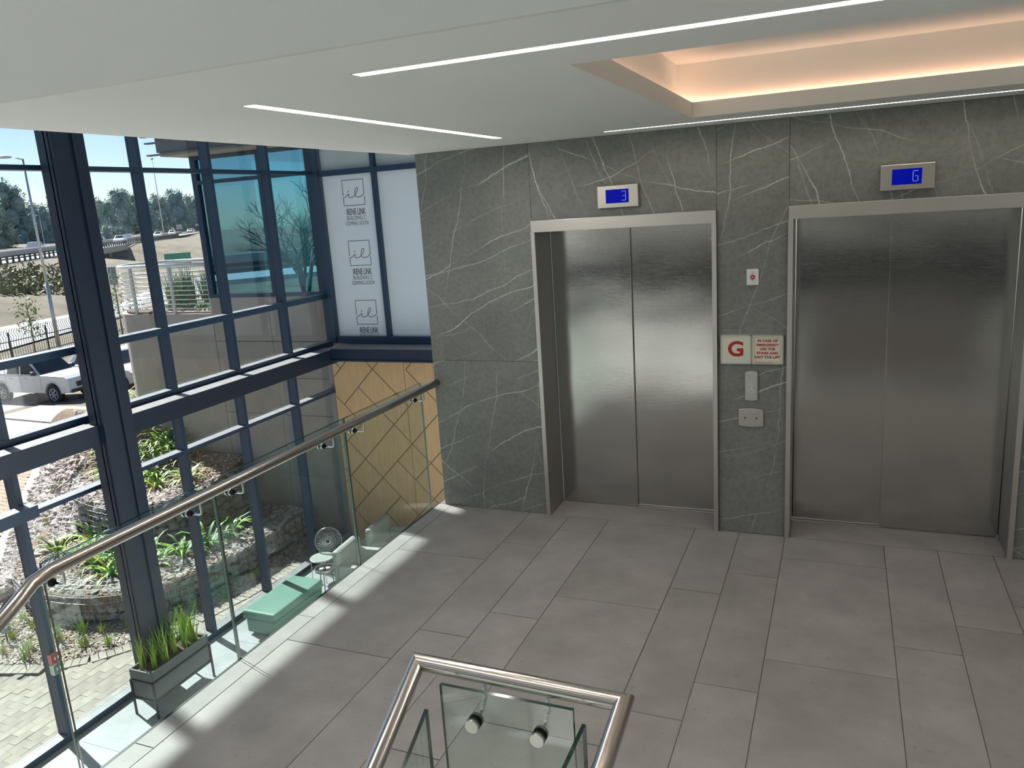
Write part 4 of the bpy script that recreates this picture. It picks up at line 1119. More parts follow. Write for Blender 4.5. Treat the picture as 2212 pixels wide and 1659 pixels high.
P3 = MID + [(-10.8, 6.5), (-15.5, 6.5), (-15, 6)]
chips(inpoly(P3), (-15.5, -10.8, 4.1, 6.5), up_z, 4500, 'bark_mulch', 'bark chips on the upper bed below the concrete wall', 'bark', random.Random(4))

# ---- strap-leaved plants
def strap(n, L, w, rnd, up=.55):
    m = MB()
    for i in range(n):
        a = 2 * math.pi * i / n + rnd.uniform(-.3, .3); d = Vector((math.cos(a), math.sin(a), 0)); s = Vector((-d.y, d.x, 0)); l = L * rnd.uniform(.65, 1.1); e = rnd.uniform(.45, 1.25); vs = []
        for k in range(6):
            t = k / 5; ang = e + (1.15 - e) * .0 - t * t * rnd.uniform(1.2, 1.9) * (1 - up * .3)
            if k == 0: c = d * .02; pz = 0; px_ = .02
            else: px_ += math.cos(ang) * l / 5; pz += math.sin(ang) * l / 5
            c = d * px_ + Vector((0, 0, pz)); ww = w * (1 - t ** 3) * (.6 + .4 * min(1, t * 2.5)) / 2 + .001
            vs += [c - s * ww, c + s * ww]
        m._add(vs, [(2 * k, 2 * k + 1, 2 * k + 3, 2 * k + 2) for k in range(5)], True, rnd.choice((0, 0, 0, 1, 1, 2)))
    return m
rs = random.Random(9)
SA = [strap(22, .48, .036, rs).mesh('strap_leaf_plant', ['leaf_bright', 'leaf_deep', 'leaf_yellow']) for _ in range(4)]
SB = [strap(24, .46, .034, rs).mesh('strap_leaf_plant', ['leaf_deep', 'leaf_bright', 'leaf_olive']) for _ in range(4)]
def plant(me, x, y, z, k, label, group, name='strap_leaf_plant'):
    o = bpy.data.objects.new(name, me); COL.objects.link(o); o.location = (x, y, z); o.rotation_euler.z = rs.uniform(0, 6.3); o.scale = (k, k, k * rs.uniform(.9, 1.1)); return tag(o, label, 'plant', group)
for i, (x, y, k) in enumerate([(-12.62, 3.5, 1.3), (-12.3, 4.0, 1.45), (-12.0, 3.55, 1.25), (-11.75, 3.85, 1.25), (-11.55, 3.35, 1.35), (-11.2, 3.5, 1.25), (-10.95, 3.15, 1.35)]):
    plant(SA[i % 4], x, y, -3.17, k, 'sunlit strap-leaved plant between the gabion walls, %s from the stone apron' % ORD[i], 'sunlit plants between the gabion walls')
for i, (x, y, k) in enumerate([(-10.75, 3.75, 1.3), (-10.45, 3.6, 1.25), (-10.3, 4.05, 1.45), (-10.15, 4.45, 1.4), (-10.05, 4.9, 1.3), (-10.3, 5.3, 1.3)]):
    plant(SB[i % 4], x, y, -3.17, k, 'dark green strap-leaved plant between the gabion walls, %s right of the steel column' % ORD[i], 'shaded plants between the gabion walls')
for i in range(26):
    x, y = rs.uniform(-14.4, -12.1), rs.uniform(5.1, 6.45)
    if y < mid_y(x) + .75: y = mid_y(x) + .8
    plant((SA if i % 3 else SB)[i % 4], x, min(y, 6.5), up_z(x, y), rs.uniform(.95, 1.35), 'bright strap-leaved plant on the upper bed by the concrete wall', 'plants of the upper bed')
for x, y in ((-11.45, 5.5), (-11.9, 5.15), (-12.5, 5.25)):
    plant(SA[1], x, y, up_z(x, y), 1.05, 'bright strap-leaved plant on the upper bed by the concrete wall', 'plants of the upper bed')
for i, (x, y, z) in enumerate(((-15.2, 7.2, -2.0), (-15.6, 7.6, -1.9), (-16.2, 8.1, -1.9), (-15.0, 7.5, -2.0), (-16.8, 8.9, -1.9), (-16.0, 8.6, -1.9))):
    plant(SA[int(-x * 10) % 4], x, y, z, 1.25, 'bright strap-leaved plant at the round end of the concrete wall', 'plants at the round wall end')
# small tufts in the low bed
TF = [blades(26, .20, .045, .014, .55, rs, 2, .3, 3, .4).mesh('small_tuft', [a, b, c]) for a, b, c in (('leaf_yellow', 'leaf_bright', 'leaf_olive'), ('leaf_bright', 'leaf_deep', 'leaf_yellow'), ('leaf_bright', 'leaf_yellow', 'leaf_red'))]
for i, (x, y) in enumerate([(-12.19, 2.05), (-11.9, 2.2), (-11.75, 1.85), (-11.5, 1.72), (-11.5, 2.1), (-11.03, 2.1), (-10.69, 1.88), (-10.58, 2.2), (-10.19, 1.92), (-10.26, 2.3), (-10.95, 1.6), (-10.75, 1.4), (-11.22, 1.38), (-9.85, 2.05), (-10.02, 2.53), (-9.6, 2.75), (-9.4, 3.3), (-9.25, 3.8), (-11.6, 1.4), (-9.15, 4.4)]):
    plant(TF[i % 3], x, y, -3.645, rs.uniform(.95, 1.4), 'small yellow green tuft planted in the bark mulch', 'small tufts in the bark mulch', 'small_tuft')
for i, (x, y) in enumerate([(-13.6, 4.0), (-14.3, 4.6), (-13.9, 4.3), (-15.2, 5.4), (-16.4, 6.0)]):
    p = apron(.75 - .09 * i, .55); plant(TF[0], p.x, p.y, p.z + .05, .8, 'dry little tuft between the apron stones, %s from the garden side' % ORD[i], 'tufts in the stone apron', 'small_tuft')
# garden spike light
r = tag(root('garden_light', (-11.45, 1.62, -3.645)), 'small dark garden spotlight on a spike in the mulch', 'light')
MB().tube([(0, 0, 0), (0, 0, .2)], .012, 6).obj('spike', 'black_metal', r)
MB().tube([(-.05, 0, .2), (.06, .03, .26)], .04, 10).obj('head', 'planter_grey', r)

# ---- wing of the building across the corner
wg = tag(root('wing_building', (-10, 7.5, -3.6)), 'wing with grey concrete wall, teal glazing and a flat roof, beside the garden', 'building')
wo = Vector((-10, 7.5, -3.6))
def wbox(name, mt, *a, bevel=0.): return MB().box(*a).xf(Matrix.Translation(-wo)).obj(name, mt, wg, bevel)
YW = 6.62
pxs = [-11.33, -9.95, -8.62]
for x0, x1 in zip(pxs, pxs[1:]):
    for z0, z1 in ((.085, .93), (-.62, .075), (-1.35, -.63), (-3.7, -1.36)): wbox('panel', 'concrete', x0 + .004, x1 - .004, YW, YW + .12, z0, z1)
wbox('wall', 'concrete', -11.32, -8.6, YW + .06, 14, -3.7, .92)
# terrace planter with a rounded end
def rounded(x1, cx, cy, rad, y1):
    pts = [(x1, cy - rad)]
    pts += [(cx + rad * math.cos(t), cy + rad * math.sin(t)) for t in [-HP - math.pi * k / 16 for k in range(17)]]
    return pts + [(x1, cy + rad)]
rp2 = rounded(-11.34, -13.4, 7.5, .88, 0)
MB().prism(rp2, -3.7, .62, 'z').xf(Matrix.Translation(-wo)).obj('terrace_wall', 'concrete', wg)
MB().prism([(-13.4 + (x + 13.4) * .9 if x < -12 else x, 7.5 + (y - 7.5) * .88) for x, y in rp2], .621, .65, 'z').xf(Matrix.Translation(-wo)).obj('terrace_soil', 'mulch_ground', wg)
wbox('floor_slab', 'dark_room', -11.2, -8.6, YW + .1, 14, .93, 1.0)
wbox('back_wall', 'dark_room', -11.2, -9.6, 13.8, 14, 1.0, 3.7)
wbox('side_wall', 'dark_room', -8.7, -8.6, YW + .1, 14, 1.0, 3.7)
fr = [(-11.32, -11.2), (-9.79, -9.72), (-8.74, -8.62)]
for x0, x1 in fr: wbox('mullion', 'navy_paint', x0, x1, YW - .02, YW + .1, .93, 3.62)
for x0, x1 in ((-11.2, -9.79), (-9.72, -8.74)):
    for z0, z1 in ((.93, 1.0), (3.06, 3.125), (3.5, 3.62)): wbox('transom', 'navy_paint', x0, x1, YW - .02, YW + .1, z0, z1)
    for z0, z1 in ((1.0, 3.06), (3.125, 3.5)): wbox('pane', 'wing_glass', x0, x1, YW + .03, YW + .04, z0, z1)
wbox('pane', 'wing_glass', -11.3, -11.29, YW + .1, 8.3, 1.0, 3.62)
wbox('roof_slab', 'roof_grey', -11.55, -8.62, 6.08, 14, 3.64, 4.5)
wbox('soffit', 'soffit', -11.5, -8.62, 6.1, 14, 3.57, 3.64)
wbox('fin', 'roof_grey', -11.72, -8.62, 6.0, 6.1, 3.59, 3.615); wbox('fin', 'roof_grey', -11.74, -8.62, 6.0, 6.1, 3.80, 3.825); wbox('fin', 'roof_grey', -11.82, -8.62, 6.0, 6.1, 3.92, 4.1)
# terrace railing
rl = tag(root('terrace_railing', (-12.4, 6.7, .66)), 'white steel railing with many thin rails on the rounded terrace wall', 'railing')
ro = Vector((-12.4, 6.7, .66))
def rpath(z, rad): return [Vector((x, y, z)) - ro for x, y in rounded(-11.34, -13.4, 7.5, rad, 0)]
MB().tube(rpath(1.58, .80), .035, 8).obj('handrail', 'white_paint', rl)
for k in range(9):
    MB().tube(rpath(.72 + .09 * k, .80), .011, 6).obj('rail', 'white_paint', rl)
for x, y in ((-11.38, 6.70), (-12.35, 6.70), (-13.4, 6.71), (-14.12, 7.85), (-12.4, 8.28)):
    MB().box(x - .03, x + .03, y - .02, y + .02, .62, 1.57).xf(Matrix.Translation(-ro)).obj('post', 'galv', rl)
SH = [strap(20, .55, .05, rs).mesh('terrace_plant', ['leaf_deep', 'leaf_bright', 'leaf_olive']) for _ in range(2)]
SHT = [blades(70, .75, .14, .035, .35, rs, 1, .1, 3, .4).mesh('terrace_shrub', ['leaf_deep', 'leaf_olive']) for _ in range(2)]
for i, (x, y) in enumerate([(-12.75, 7.5), (-12.35, 7.3), (-11.95, 7.45), (-11.5, 7.2), (-12.55, 7.1)]):
    plant(SHT[i % 2], x - .3, y + .15, .65, rs.uniform(.9, 1.15), 'tall dark shrub behind the terrace railing, %s in the row' % ORD[i], 'dark shrubs on the terrace', 'terrace_shrub')
for i, (x, y) in enumerate([(-12.3, 7.0), (-11.9, 6.98), (-11.6, 7.0), (-12.0, 7.2), (-12.7, 6.95), (-11.45, 6.95)]):
    plant(SH[i % 2], x - .1, y + .05, .65, rs.uniform(.5, .7), 'bright low plant behind the terrace railing, %s in its row' % ORD[i], 'low plants on the terrace', 'terrace_plant')

# ---- vehicles
def car_body(prof, hw, mt, r, name='body', arches=(), tuck=.92):
    m = MB(); poly = list(prof)
    m.prism(poly, -hw, hw, 'y'); m.xf(Matrix.Identity(4)); return m.obj(name, mt, r, .05)
def wheel(r, x, y, rad, s):
    t = MB().tube([(x, y - .11, rad), (x, y + .11, rad)], rad, 20).obj('wheel', 'tyre', r)
    f = MB().tube([(x, y + s * .112, rad), (x, y + s * .118, rad)], rad * .2, 10)
    f.tube([(x + rad * .62 * math.cos(a), y + s * .113, rad + rad * .62 * math.sin(a)) for a in [2 * math.pi * k / 20 for k in range(21)]], .022, 6)
    for k in range(6):
        a = 2 * math.pi * k / 6; f.tube([(x, y + s * .115, rad), (x + rad * .62 * math.cos(a), y + s * .115, rad + rad * .62 * math.sin(a))], .03, 6)
    f.obj('rim', 'alloy', t)
def arch(cx, rad, z): return [(cx + rad * math.cos(a), z + rad * math.sin(a)) for a in [math.pi * k / 8 for k in range(8, -1, -1)]]
def pickup(loc, rz, label):
    r = tag(root('pickup_truck', loc, rz), label, 'car'); r.scale = (.9, .9, .95)
    zb = .42
    prof = [(-2.55, .62), (-2.55, 1.14), (-1.15, 1.16), (-1.15, 1.12), (.95, 1.16), (2.25, 1.13), (2.5, 1.03), (2.58, .62), (2.5, .45)]
    prof += [(2.05, .42)] + arch(1.6, .45, .42)[::-1] + [(1.1, zb)] + [(-1.05, zb)] + arch(-1.5, .45, .42)[::-1] + [(-2.0, zb), (-2.45, .5)]
    m = MB().prism(prof, -.88, .88, 'y'); m.obj('body', 'car_white', r, .045)
    # greenhouse, tapered towards the roof
    base = [(-.70, 1.13), (1.28, 1.13)]; roof = [(-.52, 1.76), (.52, 1.78)]
    def frust(a0, a1, b0, b1, z0, z1, y0, y1):
        return [(a0, -y0, z0), (a1, -y0, z0), (a1, y0, z0), (a0, y0, z0), (b0, -y1, z1), (b1, -y1, z1), (b1, y1, z1), (b0, y1, z1)]
    F6 = [(0, 3, 2, 1), (4, 5, 6, 7), (0, 1, 5, 4), (1, 2, 6, 5), (2, 3, 7, 6), (3, 0, 4, 7)]
    MB()._add(frust(-1.15, .98, -.98, .22, 1.1, 1.8, .86, .74), F6).obj('cab', 'car_white', r, .06)
    def sy(z): return .86 - .12 * (z - 1.1) / .70
    def quad(name, pts, s, mt='car_glass'):
        vs = [(x, s * (sy(z) + .006), z) for x, z in pts]; vs += [(x, s * (sy(z) - .02), z) for x, z in pts]; k = len(pts)
        MB()._add(vs, [tuple(range(k)), tuple(range(k, 2 * k))[::-1]] + [(i, k + i, k + (i + 1) % k, (i + 1) % k) for i in range(k)]).obj(name, mt, r)
    for s in (-1, 1):
        quad('side_window', [(-1.02, 1.19), (-.30, 1.19), (-.30, 1.68), (-.90, 1.68)], s)
        quad('side_window', [(-.20, 1.19), (.76, 1.19), (.60, 1.38), (.24, 1.68), (-.20, 1.68)], s)
    def wx(z): return .98 - .76 * (z - 1.1) / .70
    MB()._add([(wx(1.18) + .012, -.80, 1.18), (wx(1.18) + .012, .80, 1.18), (wx(1.74) + .012, .69, 1.74), (wx(1.74) + .012, -.69, 1.74)], [(0, 1, 2, 3)]).obj('windscreen', 'car_glass', r)
    B(-2.5, -1.2, -.8, .8, 1.14, 1.20).obj('load_cover', 'car_white', r, .02)
    for s in (-1, 1):
        MB().tube([(-1.22, s * .8, 1.2), (-1.28, s * .74, 1.48), (-1.45, s * .74, 1.48), (-1.85, s * .8, 1.2)], .035, 8).obj('sports_bar', 'alloy', r)
        B(.62, .80, min(s * .9, s * 1.06), max(s * .9, s * 1.06), 1.17, 1.33).obj('mirror', 'black_metal', r, .03)
        for x in (-.9, -.02): B(x - .02, x + .16, min(s * .88, s * .905), max(s * .88, s * .905), .98, 1.02).obj('door_handle', 'alloy', r)
        for x in (-1.15, -.25, .95): B(x - .004, x + .004, min(s * .876, s * .883), max(s * .876, s * .883), .55, 1.12).obj('door_gap', 'black_metal', r)
        MB()._add([(2.12, s * .89, .86), (2.47, s * .84, .82), (2.5, s * .8, .95), (2.2, s * .885, 1.02), (2.12, s * .86, .86), (2.44, s * .8, .82), (2.46, s * .76, .95), (2.2, s * .86, 1.02)],
                  [(0, 1, 2, 3), (7, 6, 5, 4), (0, 4, 5, 1), (1, 5, 6, 2), (2, 6, 7, 3), (3, 7, 4, 0)]).obj('headlight', 'lamp_clear', r)
        MB().tube([(1.6 + .475 * math.cos(a), s * .885, .42 + .475 * math.sin(a)) for a in [math.pi * k / 12 for k in range(13)]], .03, 6).obj('wheel_arch', 'car_white', r)
        MB().tube([(-1.5 + .475 * math.cos(a), s * .885, .42 + .475 * math.sin(a)) for a in [math.pi * k / 12 for k in range(13)]], .03, 6).obj('wheel_arch', 'car_white', r)
    B(2.5, 2.6, -.8, .8, .45, .60).obj('bumper', 'black_metal', r, .03)
    B(2.53, 2.585, -.5, .5, .66, .86).obj('grille', 'black_metal', r, .02)
    for x in (1.6, -1.5):
        for s in (-1, 1): wheel(r, x, s * .78, .385, s)
    return r
pickup((-29.25, 15.8, -3.98), math.radians(2), 'white double cab pickup parked beyond the red paving')
def hatch(loc, rz, mt, label, name='car', k=1., group=None, simple=False):
    r = tag(root(name, loc, rz), label, 'car', group); r.scale = (k, k, k)
    prof = [(-2.1, .4), (-2.12, .75), (-2.0, .98), (.95, .98), (1.75, .86), (2.08, .68), (2.1, .4), (1.75, .3)]
    prof += arch(1.35, .37, .3)[::-1] + arch(-1.3, .37, .3)[::-1] + [(-1.75, .3)]
    MB().prism(prof, -.85, .85, 'y').obj('body', mt, r, .05)
    F6 = [(0, 3, 2, 1), (4, 5, 6, 7), (0, 1, 5, 4), (1, 2, 6, 5), (2, 3, 7, 6), (3, 0, 4, 7)]
    MB()._add([(-2.0, -.8, .95), (1.0, -.8, .95), (1.0, .8, .95), (-2.0, .8, .95), (-1.6, -.62, 1.5), (.1, -.62, 1.5), (.1, .62, 1.5), (-1.6, .62, 1.5)], F6).obj('cab', mt, r, .06)
    def fx(z): return 1.0 - .9 * (z - .95) / .55
    MB()._add([(fx(1.02) + .014, -.7, 1.02), (fx(1.02) + .014, .7, 1.02), (fx(1.43) + .014, .58, 1.43), (fx(1.43) + .014, -.58, 1.43)], [(0, 1, 2, 3)]).obj('windscreen', 'car_glass', r)
    for s in (-1, 1):
        pts = [(-1.55, 1.02), (.72, 1.02), (.14, 1.42), (-1.35, 1.42)]
        MB()._add([(x, s * (.8 - .18 * (z - .95) / .55 + .008), z) for x, z in pts], [(0, 1, 2, 3)]).obj('side_window', 'car_glass', r)
        if not simple:
            B(1.78, 2.06, min(s * .5, s * .84), max(s * .5, s * .84), .66, .82).obj('headlight', 'lamp_clear', r, .03)
            B(1.9, 2.09, min(s * .78, s * .855), max(s * .78, s * .855), .70, .78).obj('indicator', 'amber', r, .01)
            B(.6, .78, min(s * .84, s * 1.0), max(s * .84, s * 1.0), 1.0, 1.12).obj('mirror', mt, r, .02)
    if not simple: B(2.06, 2.12, -.55, .55, .38, .54).obj('grille', 'black_metal', r, .02)
    for x in (1.35, -1.3):
        for s in (-1, 1):
            if simple: MB().tube([(x, s * .76 - .09, .31), (x, s * .76 + .09, .31)], .31, 12).obj('wheel', 'tyre', r)
            else: wheel(r, x, s * .76, .31, s)
    return r
hatch((-28.0, 18.2, -3.98), math.radians(-3), 'car_white', 'white car parked beside the pickup, its headlight towards the wall')
hatch((-27.6, 21.4, -3.98), math.radians(4), 'car_dark', 'dark car parked beyond the white car, only its bonnet showing')

# ---- palisade fence, saplings, lamp posts, signs
fc = tag(root('palisade_fence', (-41.5, 25, -4.1)), 'dark steel fence of thin bent bars along the street', 'fence')
fp = [Vector((-37.5, 10)), Vector((-40.2, 20)), Vector((-41.4, 26)), Vector((-43.2, 33)), Vector((-44, 42))]
fo = Vector((-41.5, 25, -4.1))
bars = MB()
for p, d in along(fp, .17):
    n2 = Vector((d.y, -d.x)); b = Vector((p.x, p.y, -4.2)) - fo
    bars.tube([b, b + Vector((0, 0, 1.15)), b + Vector((n2.x * .08, n2.y * .08, 1.4)), b + Vector((-n2.x * .05, -n2.y * .05, 1.62)), b + Vector((n2.x * .06, n2.y * .06, 1.85))], .016, 4, cap=False)
stuff(bars.obj('bar', 'fence_green', fc))
for z in (.35, 1.2): MB().tube([Vector((p.x, p.y, -4.2 + z)) - fo for p in fp], .025, 4).obj('rail', 'fence_green', fc)
for p, d in along(fp, 2.6): MB().tube([Vector((p.x, p.y, -4.3)) - fo, Vector((p.x, p.y, -2.5)) - fo], .05, 6).obj('post', 'fence_green', fc)
def leafy(rnd, n, crown, size, mats, nblob=0):
    m = MB()
    for bx, by, bz, br, bs in crown:
        for i in range(int(n * br ** 2)):
            v = Vector((rnd.gauss(0, 1), rnd.gauss(0, 1), rnd.gauss(0, 1))).normalized(); q = Vector((bx, by, bz)) + Vector((v.x, v.y, v.z * bs)) * br * rnd.uniform(.72, 1.08)
            a = Vector((rnd.gauss(0, 1), rnd.gauss(0, 1), rnd.gauss(0, 1))).normalized(); b = a.cross(v).normalized() if a.cross(v).length > .01 else a.orthogonal(); s = size * rnd.uniform(.6, 1.3)
            a = b.cross(v).lerp(a, .5).normalized()
            m._add([q - a * s - b * s * .45, q + a * s - b * s * .2, q + a * s * .8 + b * s * .5, q - a * s * .7 + b * s * .4], [(0, 1, 2, 3)], mi=0 if rnd.random() < .65 else 1)
    return m
rt = random.Random(33)
def sapling(x, y, z, h, label):
    r = tag(root('sapling', (x, y, z)), label, 'tree')
    MB().tube([(0, 0, 0), (.05, .02, h * .5), (0, .05, h * .95)], .05, 6, taper=.012).obj('trunk', 'trunk', r)
    br = MB()
    for i in range(9):
        a = i * 2.4; z0 = h * (.35 + .06 * i); br.tube([(.03, .02, z0), (.5 * math.cos(a), .5 * math.sin(a), z0 + .45)], .014, 4, taper=.005)
    br.obj('branches', 'trunk', r)
    cr = [(.45 * math.cos(i * 2.4) * rt.uniform(.4, 1.3), .45 * math.sin(i * 2.4) * rt.uniform(.4, 1.3), h * (.45 + .055 * i), rt.uniform(.25, .45), .8) for i in range(10)]
    leafy(rt, 190, cr, .07, ['leaf_olive', 'leaf_yellow']).obj('foliage', ['leaf_olive', 'leaf_bright'], r)
sapling(-39.2, 22.8, -4.15, 3.4, 'thin leafy sapling against the street fence')
sapling(-40.6, 29.6, -4.15, 4.0, 'airy pale sapling by the fence behind the round wall end')
def street_lamp(x, y, z, h, arm, label, group=None, mt='galv'):
    r = tag(root('street_lamp', (x, y, z)), label, 'lamp post', group)
    MB().tube([(0, 0, 0), (0, 0, h * .35)], .11, 10).obj('base', mt, r)
    MB().tube([(0, 0, h * .3), (0, 0, h)], .085, 8, taper=.055).obj('pole', mt, r)
    MB().tube([(0, 0, h - .05), (arm[0] * .4, arm[1] * .4, h + .06)], .04, 6).obj('arm', mt, r)
    a = math.atan2(arm[1], arm[0])
    m = MB().sphere((0, 0, 0), .42, 10, 6, (1, .34, .2)); m.xf(Matrix.Translation((arm[0], arm[1], h + .1)) @ Matrix.Rotation(a, 4, 'Z')).obj('lantern', 'galv', r)
    return r
street_lamp(-43.7, 27.6, -4.2, 10.95, (-.5, -.75), 'tall grey street lamp by the fence, its lantern against the sky')
def far(px, py, s):
    """ground point under a sight line, on the line parallel to the motorway at offset s"""
    d = view_dir(px, py); n3 = Vector((HWN.x, HWN.y, 0)); p0 = Vector((HW0.x, HW0.y, 0)) + n3 * s
    t = (p0 - CAMP).dot(n3) / d.dot(n3); return CAMP + d * t
for px_, py_, s_, h_, lb in ((98, 535, -28, 12, 'slim motorway lamp left of the steel column'), (243, 512, -28, 9.5, 'slim motorway lamp above the bridge'), (365, 497, -28, 11, 'slim motorway lamp near the white sign')):
    p = far(px_, py_, s_); street_lamp(p.x, p.y, -1.2, h_, (.8, -.5), lb)
p = far(352, 492, -30); r = tag(root('mast', (p.x, p.y, -1.2)), 'very tall thin white mast beside the motorway', 'mast')
MB().tube([(0, 0, 0), (0, 0, 50)], .45, 8, taper=.16).obj('pole', 'white_paint', r)
MB().tube([(0, 0, 50), (0, 0, 50.8)], .9, 10).obj('head', 'galv', r)
# road signs
d = view_dir(243, 600); p = CAMP + d * 62; r = tag(root('road_sign', (p.x, p.y, -4.1)), 'back of a grey rectangular road sign on a post', 'sign')
MB().tube([(0, 0, 0), (0, 0, 3.6)], .05, 6).obj('post', 'galv', r)
B(-.42, .42, .03, .07, 2.35, 3.75).obj('board', 'sign_grey', r)
p = far(386, 484, -26); r = tag(root('road_sign', (p.x, p.y, -1.2), math.radians(40)), 'white sign board with dark stripes beside the motorway', 'sign')
for x in (-1.2, 1.2): MB().tube([(x, .1, 0), (x, .1, 3)], .1, 6).obj('post', 'galv', r)
B(-1.9, 1.9, -.05, .05, 2.6, 6.2).obj('board', 'sign_white', r)
for x in (-1.0, -.3, .4, 1.1): B(x - .12, x + .12, -.08, -.05, 3.0, 5.8).obj('stripe', 'sign_grey', r)
d = view_dir(385, 563); p = CAMP + d * 95; r = tag(root('road_sign', (p.x, p.y, -4.2), math.radians(35)), 'green direction sign below the embankment, behind the terrace railing', 'sign')
for x in (-1.0, 1.0): MB().tube([(x, .1, 0), (x, .1, 3)], .07, 6).obj('post', 'galv', r)
B(-1.5, 1.5, -.04, .04, p.z + 4.2 - .9, p.z + 4.2 + .9).obj('board', 'sign_green', r)
# ---- motorway on its embankment and bridge
hw = struct(root('motorway'))
def hp(k, s, z): q = HW0 + HWT * k + HWN * s; return (q.x, q.y, z)
KS = list(range(-160, 420, 20))
def ribbon(name, mt, s0, s1, z0, z1, ks=KS):
    m = MB()
    for a, b in zip(ks, ks[1:]):
        m._add([hp(a, s0, z0), hp(b, s0, z0), hp(b, s1, z0), hp(a, s1, z0), hp(a, s0, z1), hp(b, s0, z1), hp(b, s1, z1), hp(a, s1, z1)], [(0, 3, 2, 1), (4, 5, 6, 7), (0, 1, 5, 4), (1, 2, 6, 5), (2, 3, 7, 6), (3, 0, 4, 7)])
    return m.obj(name, mt, hw)
ribbon('road_surface', 'asphalt_pale', -1.2, -24, -1.3, -1.0)
ribbon('median_barrier', 'barrier', -11.5, -12.0, -1.0, .15)
ribbon('far_rail', 'galv', -23.6, -23.8, -.5, -.2)
ribbon('bridge_deck', 'concrete_light', .2, -25, -2.3, -1.02, list(range(30, 112, 8)))
ribbon('bridge_wall', 'concrete_dark', -14, -15, -7, -2.2, list(range(30, 112, 8)))
for k in (36, 66, 100): MB().tube([hp(k, -3, -7), hp(k, -3, -2.2)], .6, 8).obj('pier', 'concrete', hw)
gr = tag(root('guard_rail', hp(20, -.6, -1.0)), 'long steel guard rail on posts along the motorway edge', 'guard rail')
go = Vector(hp(20, -.6, -1.0))
for z in (.42, .8):
    m = MB()
    for a, b in zip(KS, KS[1:]):
        m._add([Vector(hp(k, s, z - 1 + dz)) - go for s in (-.55, -.65) for k in (a, b) for dz in (0, .22)], [(0, 2, 3, 1), (4, 5, 7, 6), (1, 3, 7, 5), (0, 4, 6, 2)])
    m.obj('rail', 'fence_green', gr)
pm2 = B(-.12, .12, -.12, .12, 0, 1.05).mesh('post', 'fence_green')
for k in range(-60, 260, 3): inst('post', pm2, gr, Vector(hp(k, -.6, -1.1)) - go)
for px_, py_, s_, mt, lb in ((78, 528, -15, 'car_white', 'white car on the motorway left of the steel column'), (213, 520, -5, 'car_dark', 'dark car on the motorway above the bridge'), (259, 515, -5, 'car_white', 'white car in the near motorway lane above the bridge'),
                             (277, 506, -15, 'car_white', 'white car in the far motorway lane above the bridge'), (341, 504, -6, 'car_white', 'white car on the motorway below the tall mast'), (371, 501, -8, 'car_white', 'white car on the motorway near the striped sign'),
                             (409, 494, -9, 'car_white', 'white van-like car near the lorry on the motorway')):
    p = far(px_, py_, s_); hatch((p.x, p.y, -1.0), math.atan2(HWT.y, HWT.x) + (math.pi if s_ > -12 else 0), mt, lb, 'car', 1.6, None, True)
p = far(428, 488, -9); r = tag(root('lorry', (p.x, p.y, -1.0), math.atan2(HWT.y, HWT.x) + math.pi), 'white lorry at the far end of the motorway beside the glazed wing', 'lorry'); r.scale = (1.4,) * 3
B(-4, 1.4, -1.2, 1.2, .9, 3.9).obj('cargo_box', 'car_white', r, .05); B(1.6, 3.4, -1.15, 1.15, .5, 2.9).obj('cab', 'car_dark', r, .1); B(-4, 3.2, -.9, .9, .5, .85).obj('chassis', 'black_metal', r)
for x in (-3, -1.8, 2.4):
    for s in (-1, 1): MB().tube([(x, s * 1.0 - .15, .5), (x, s * 1.0 + .15, .5)], .5, 12).obj('wheel', 'tyre', r)
# ---- eucalyptus trees behind the motorway
def big_tree(px_, py_top, w_px, s_, label, kind):
    b = far(px_, 500, s_); D = (b - CAMP).length; d = view_dir(px_, py_top); n3 = Vector((HWN.x, HWN.y, 0))
    t = (b - CAMP).dot(n3) / d.dot(n3); top = (CAMP + d * t).z; h = top + .6; w_ = w_px * D / 1700
    r = tag(root('eucalyptus_tree', (b.x, b.y, -.6)), label, 'tree', 'trees behind the motorway')
    MB().tube([(0, 0, 0), (.2, .1, h * .35), (0, .3, h * .7)], .35 + h * .012, 8, taper=.12).obj('trunk', 'trunk', r)
    cr = []
    for i in range(13):
        f = i / 12; a = i * 2.39; rad = w_ * .5 * (1 - .55 * f ** 1.5) * (.75 if i else .4)
        cr.append((rad * .75 * math.cos(a), rad * .75 * math.sin(a), h * (.12 + .76 * f), w_ * rt.uniform(.2, .33) * (1.1 - .45 * f), rt.uniform(.8, 1.2)))
    core = MB()
    for x, y, z, q, s in cr: core.sphere((x, y, z), q * .66, 8, 6, (1, 1, s * 1.25))
    mm = ('tree_far', 'tree_far_pale') if kind == 0 else ('tree_far_pale', 'tree_far')
    core.obj('inner_foliage', mm[0], r)
    leafy(rt, 4200 / max(3, w_ * w_), [(a, b, c, d, e * 1.3) for a, b, c, d, e in cr], w_ * .026, None).obj('foliage', list(mm), r)
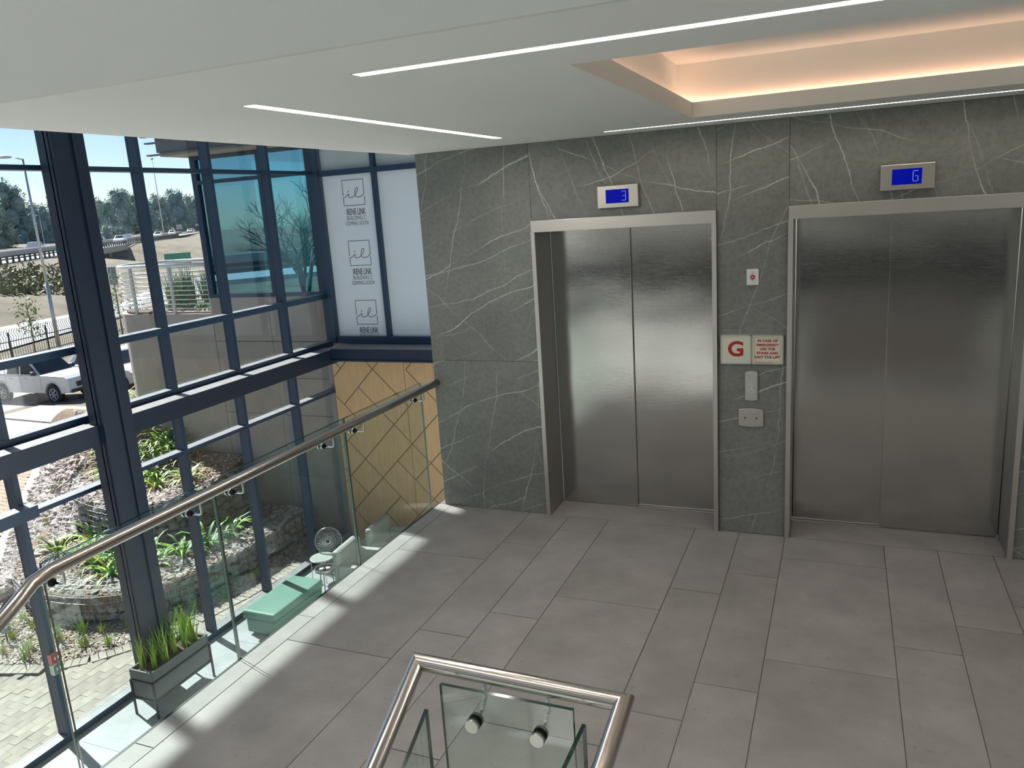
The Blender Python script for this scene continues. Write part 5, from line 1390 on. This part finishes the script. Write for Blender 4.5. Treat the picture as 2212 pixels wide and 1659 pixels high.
for px_, pt, w_, s_, lb, kd in ((-60, 430, 80, -52, 'broad tree at the picture\'s left border behind the motorway', 0), (-8, 448, 60, -48, 'low green tree left of the domed tree', 1), (34, 392, 74, -58, 'tall domed tree with open crown behind the street lamp', 0), (88, 440, 66, -52, 'round tree between the domed tree and the steel column', 0),
                                (140, 425, 70, -56, 'tree behind the steel column', 0), (196, 425, 62, -54, 'tree just right of the steel column behind the motorway', 1), (232, 432, 56, -50, 'pointed tree left of the tallest clump', 0), (266, 408, 60, -58, 'tallest tree clump above the bridge', 0),
                                (290, 416, 48, -54, 'narrow tree beside the window mullion', 1), (318, 428, 52, -56, 'tree left of the tall mast', 0), (352, 422, 54, -52, 'tree right behind the tall mast', 1), (388, 414, 58, -58, 'rounded tree above the striped sign', 0), (424, 428, 56, -54, 'tree beside the glazed wing behind the lorry', 1), (470, 430, 70, -60, 'tree hidden behind the glazed wing', 0),
                                (232, 490, 40, -34, 'low pale bush at the motorway edge above the bridge', 1), (256, 492, 36, -34, 'second low pale bush at the motorway edge', 1)):
    big_tree(px_, pt, w_, s_, lb, kd)
# scrub on the embankment
sc_ = MB()
for i in range(260):
    px_, py_ = rt.uniform(-40, 135), rt.uniform(575, 640); d = view_dir(px_, py_); t = 0
    q = CAMP + d * 60
    for st_ in range(60, 130): 
        q = CAMP + d * st_
        if q.z < terr(q.x, q.y): break
    sc_._add(leafy(rt, 26, [(q.x, q.y, terr(q.x, q.y) + .1, rt.uniform(.35, .9), .55)], .22, None).v, [], False)
    n0 = len(sc_.v)
for i in range(0, len(sc_.v), 4): sc_.f.append((i, i + 1, i + 2, i + 3)); sc_.sm.append(False); sc_.mi.append(0 if i % 12 else 1)
o = sc_.obj('undergrowth', ['leaf_olive', 'dry_grass'], None); stuff(o); tag(o, 'low green scrub on the dry embankment below the motorway', 'scrub')
# ---- bare tree outside, seen mirrored in the glazing of the wing
bt = tag(root('bare_tree', (-20.6, -8.4, -3.8)), 'leafless branching tree beyond the walkway, mirrored in the teal glazing', 'tree')
tw = MB()
def grow(p, d, L, rad, lev):
    q = p + d * L; q2 = p.lerp(q, .5) + Vector((rt.uniform(-1, 1), rt.uniform(-1, 1), 0)) * L * .06
    tw.tube([p, q2, q], rad, 5 if lev > 1 else 4, cap=False, taper=rad * .62)
    if lev == 0: return
    for _ in range(3 if lev > 2 else 3):
        nd = (d + Vector((rt.uniform(-1, 1), rt.uniform(-1, 1), rt.uniform(-.35, .6))) * .75).normalized(); grow(p.lerp(q, rt.uniform(.55, 1)), nd, L * rt.uniform(.62, .82), rad * .58, lev - 1)
grow(Vector((0, 0, 0)), Vector((.05, .05, 1)).normalized(), 3.2, .2, 6)
tw.obj('branches', 'branch', bt)
for a in range(3): MB().tube([(0, 0, 0), (.35 * math.cos(a * 2.1), .35 * math.sin(a * 2.1), -.05)], .12, 6, taper=.04).obj('root', 'branch', bt)
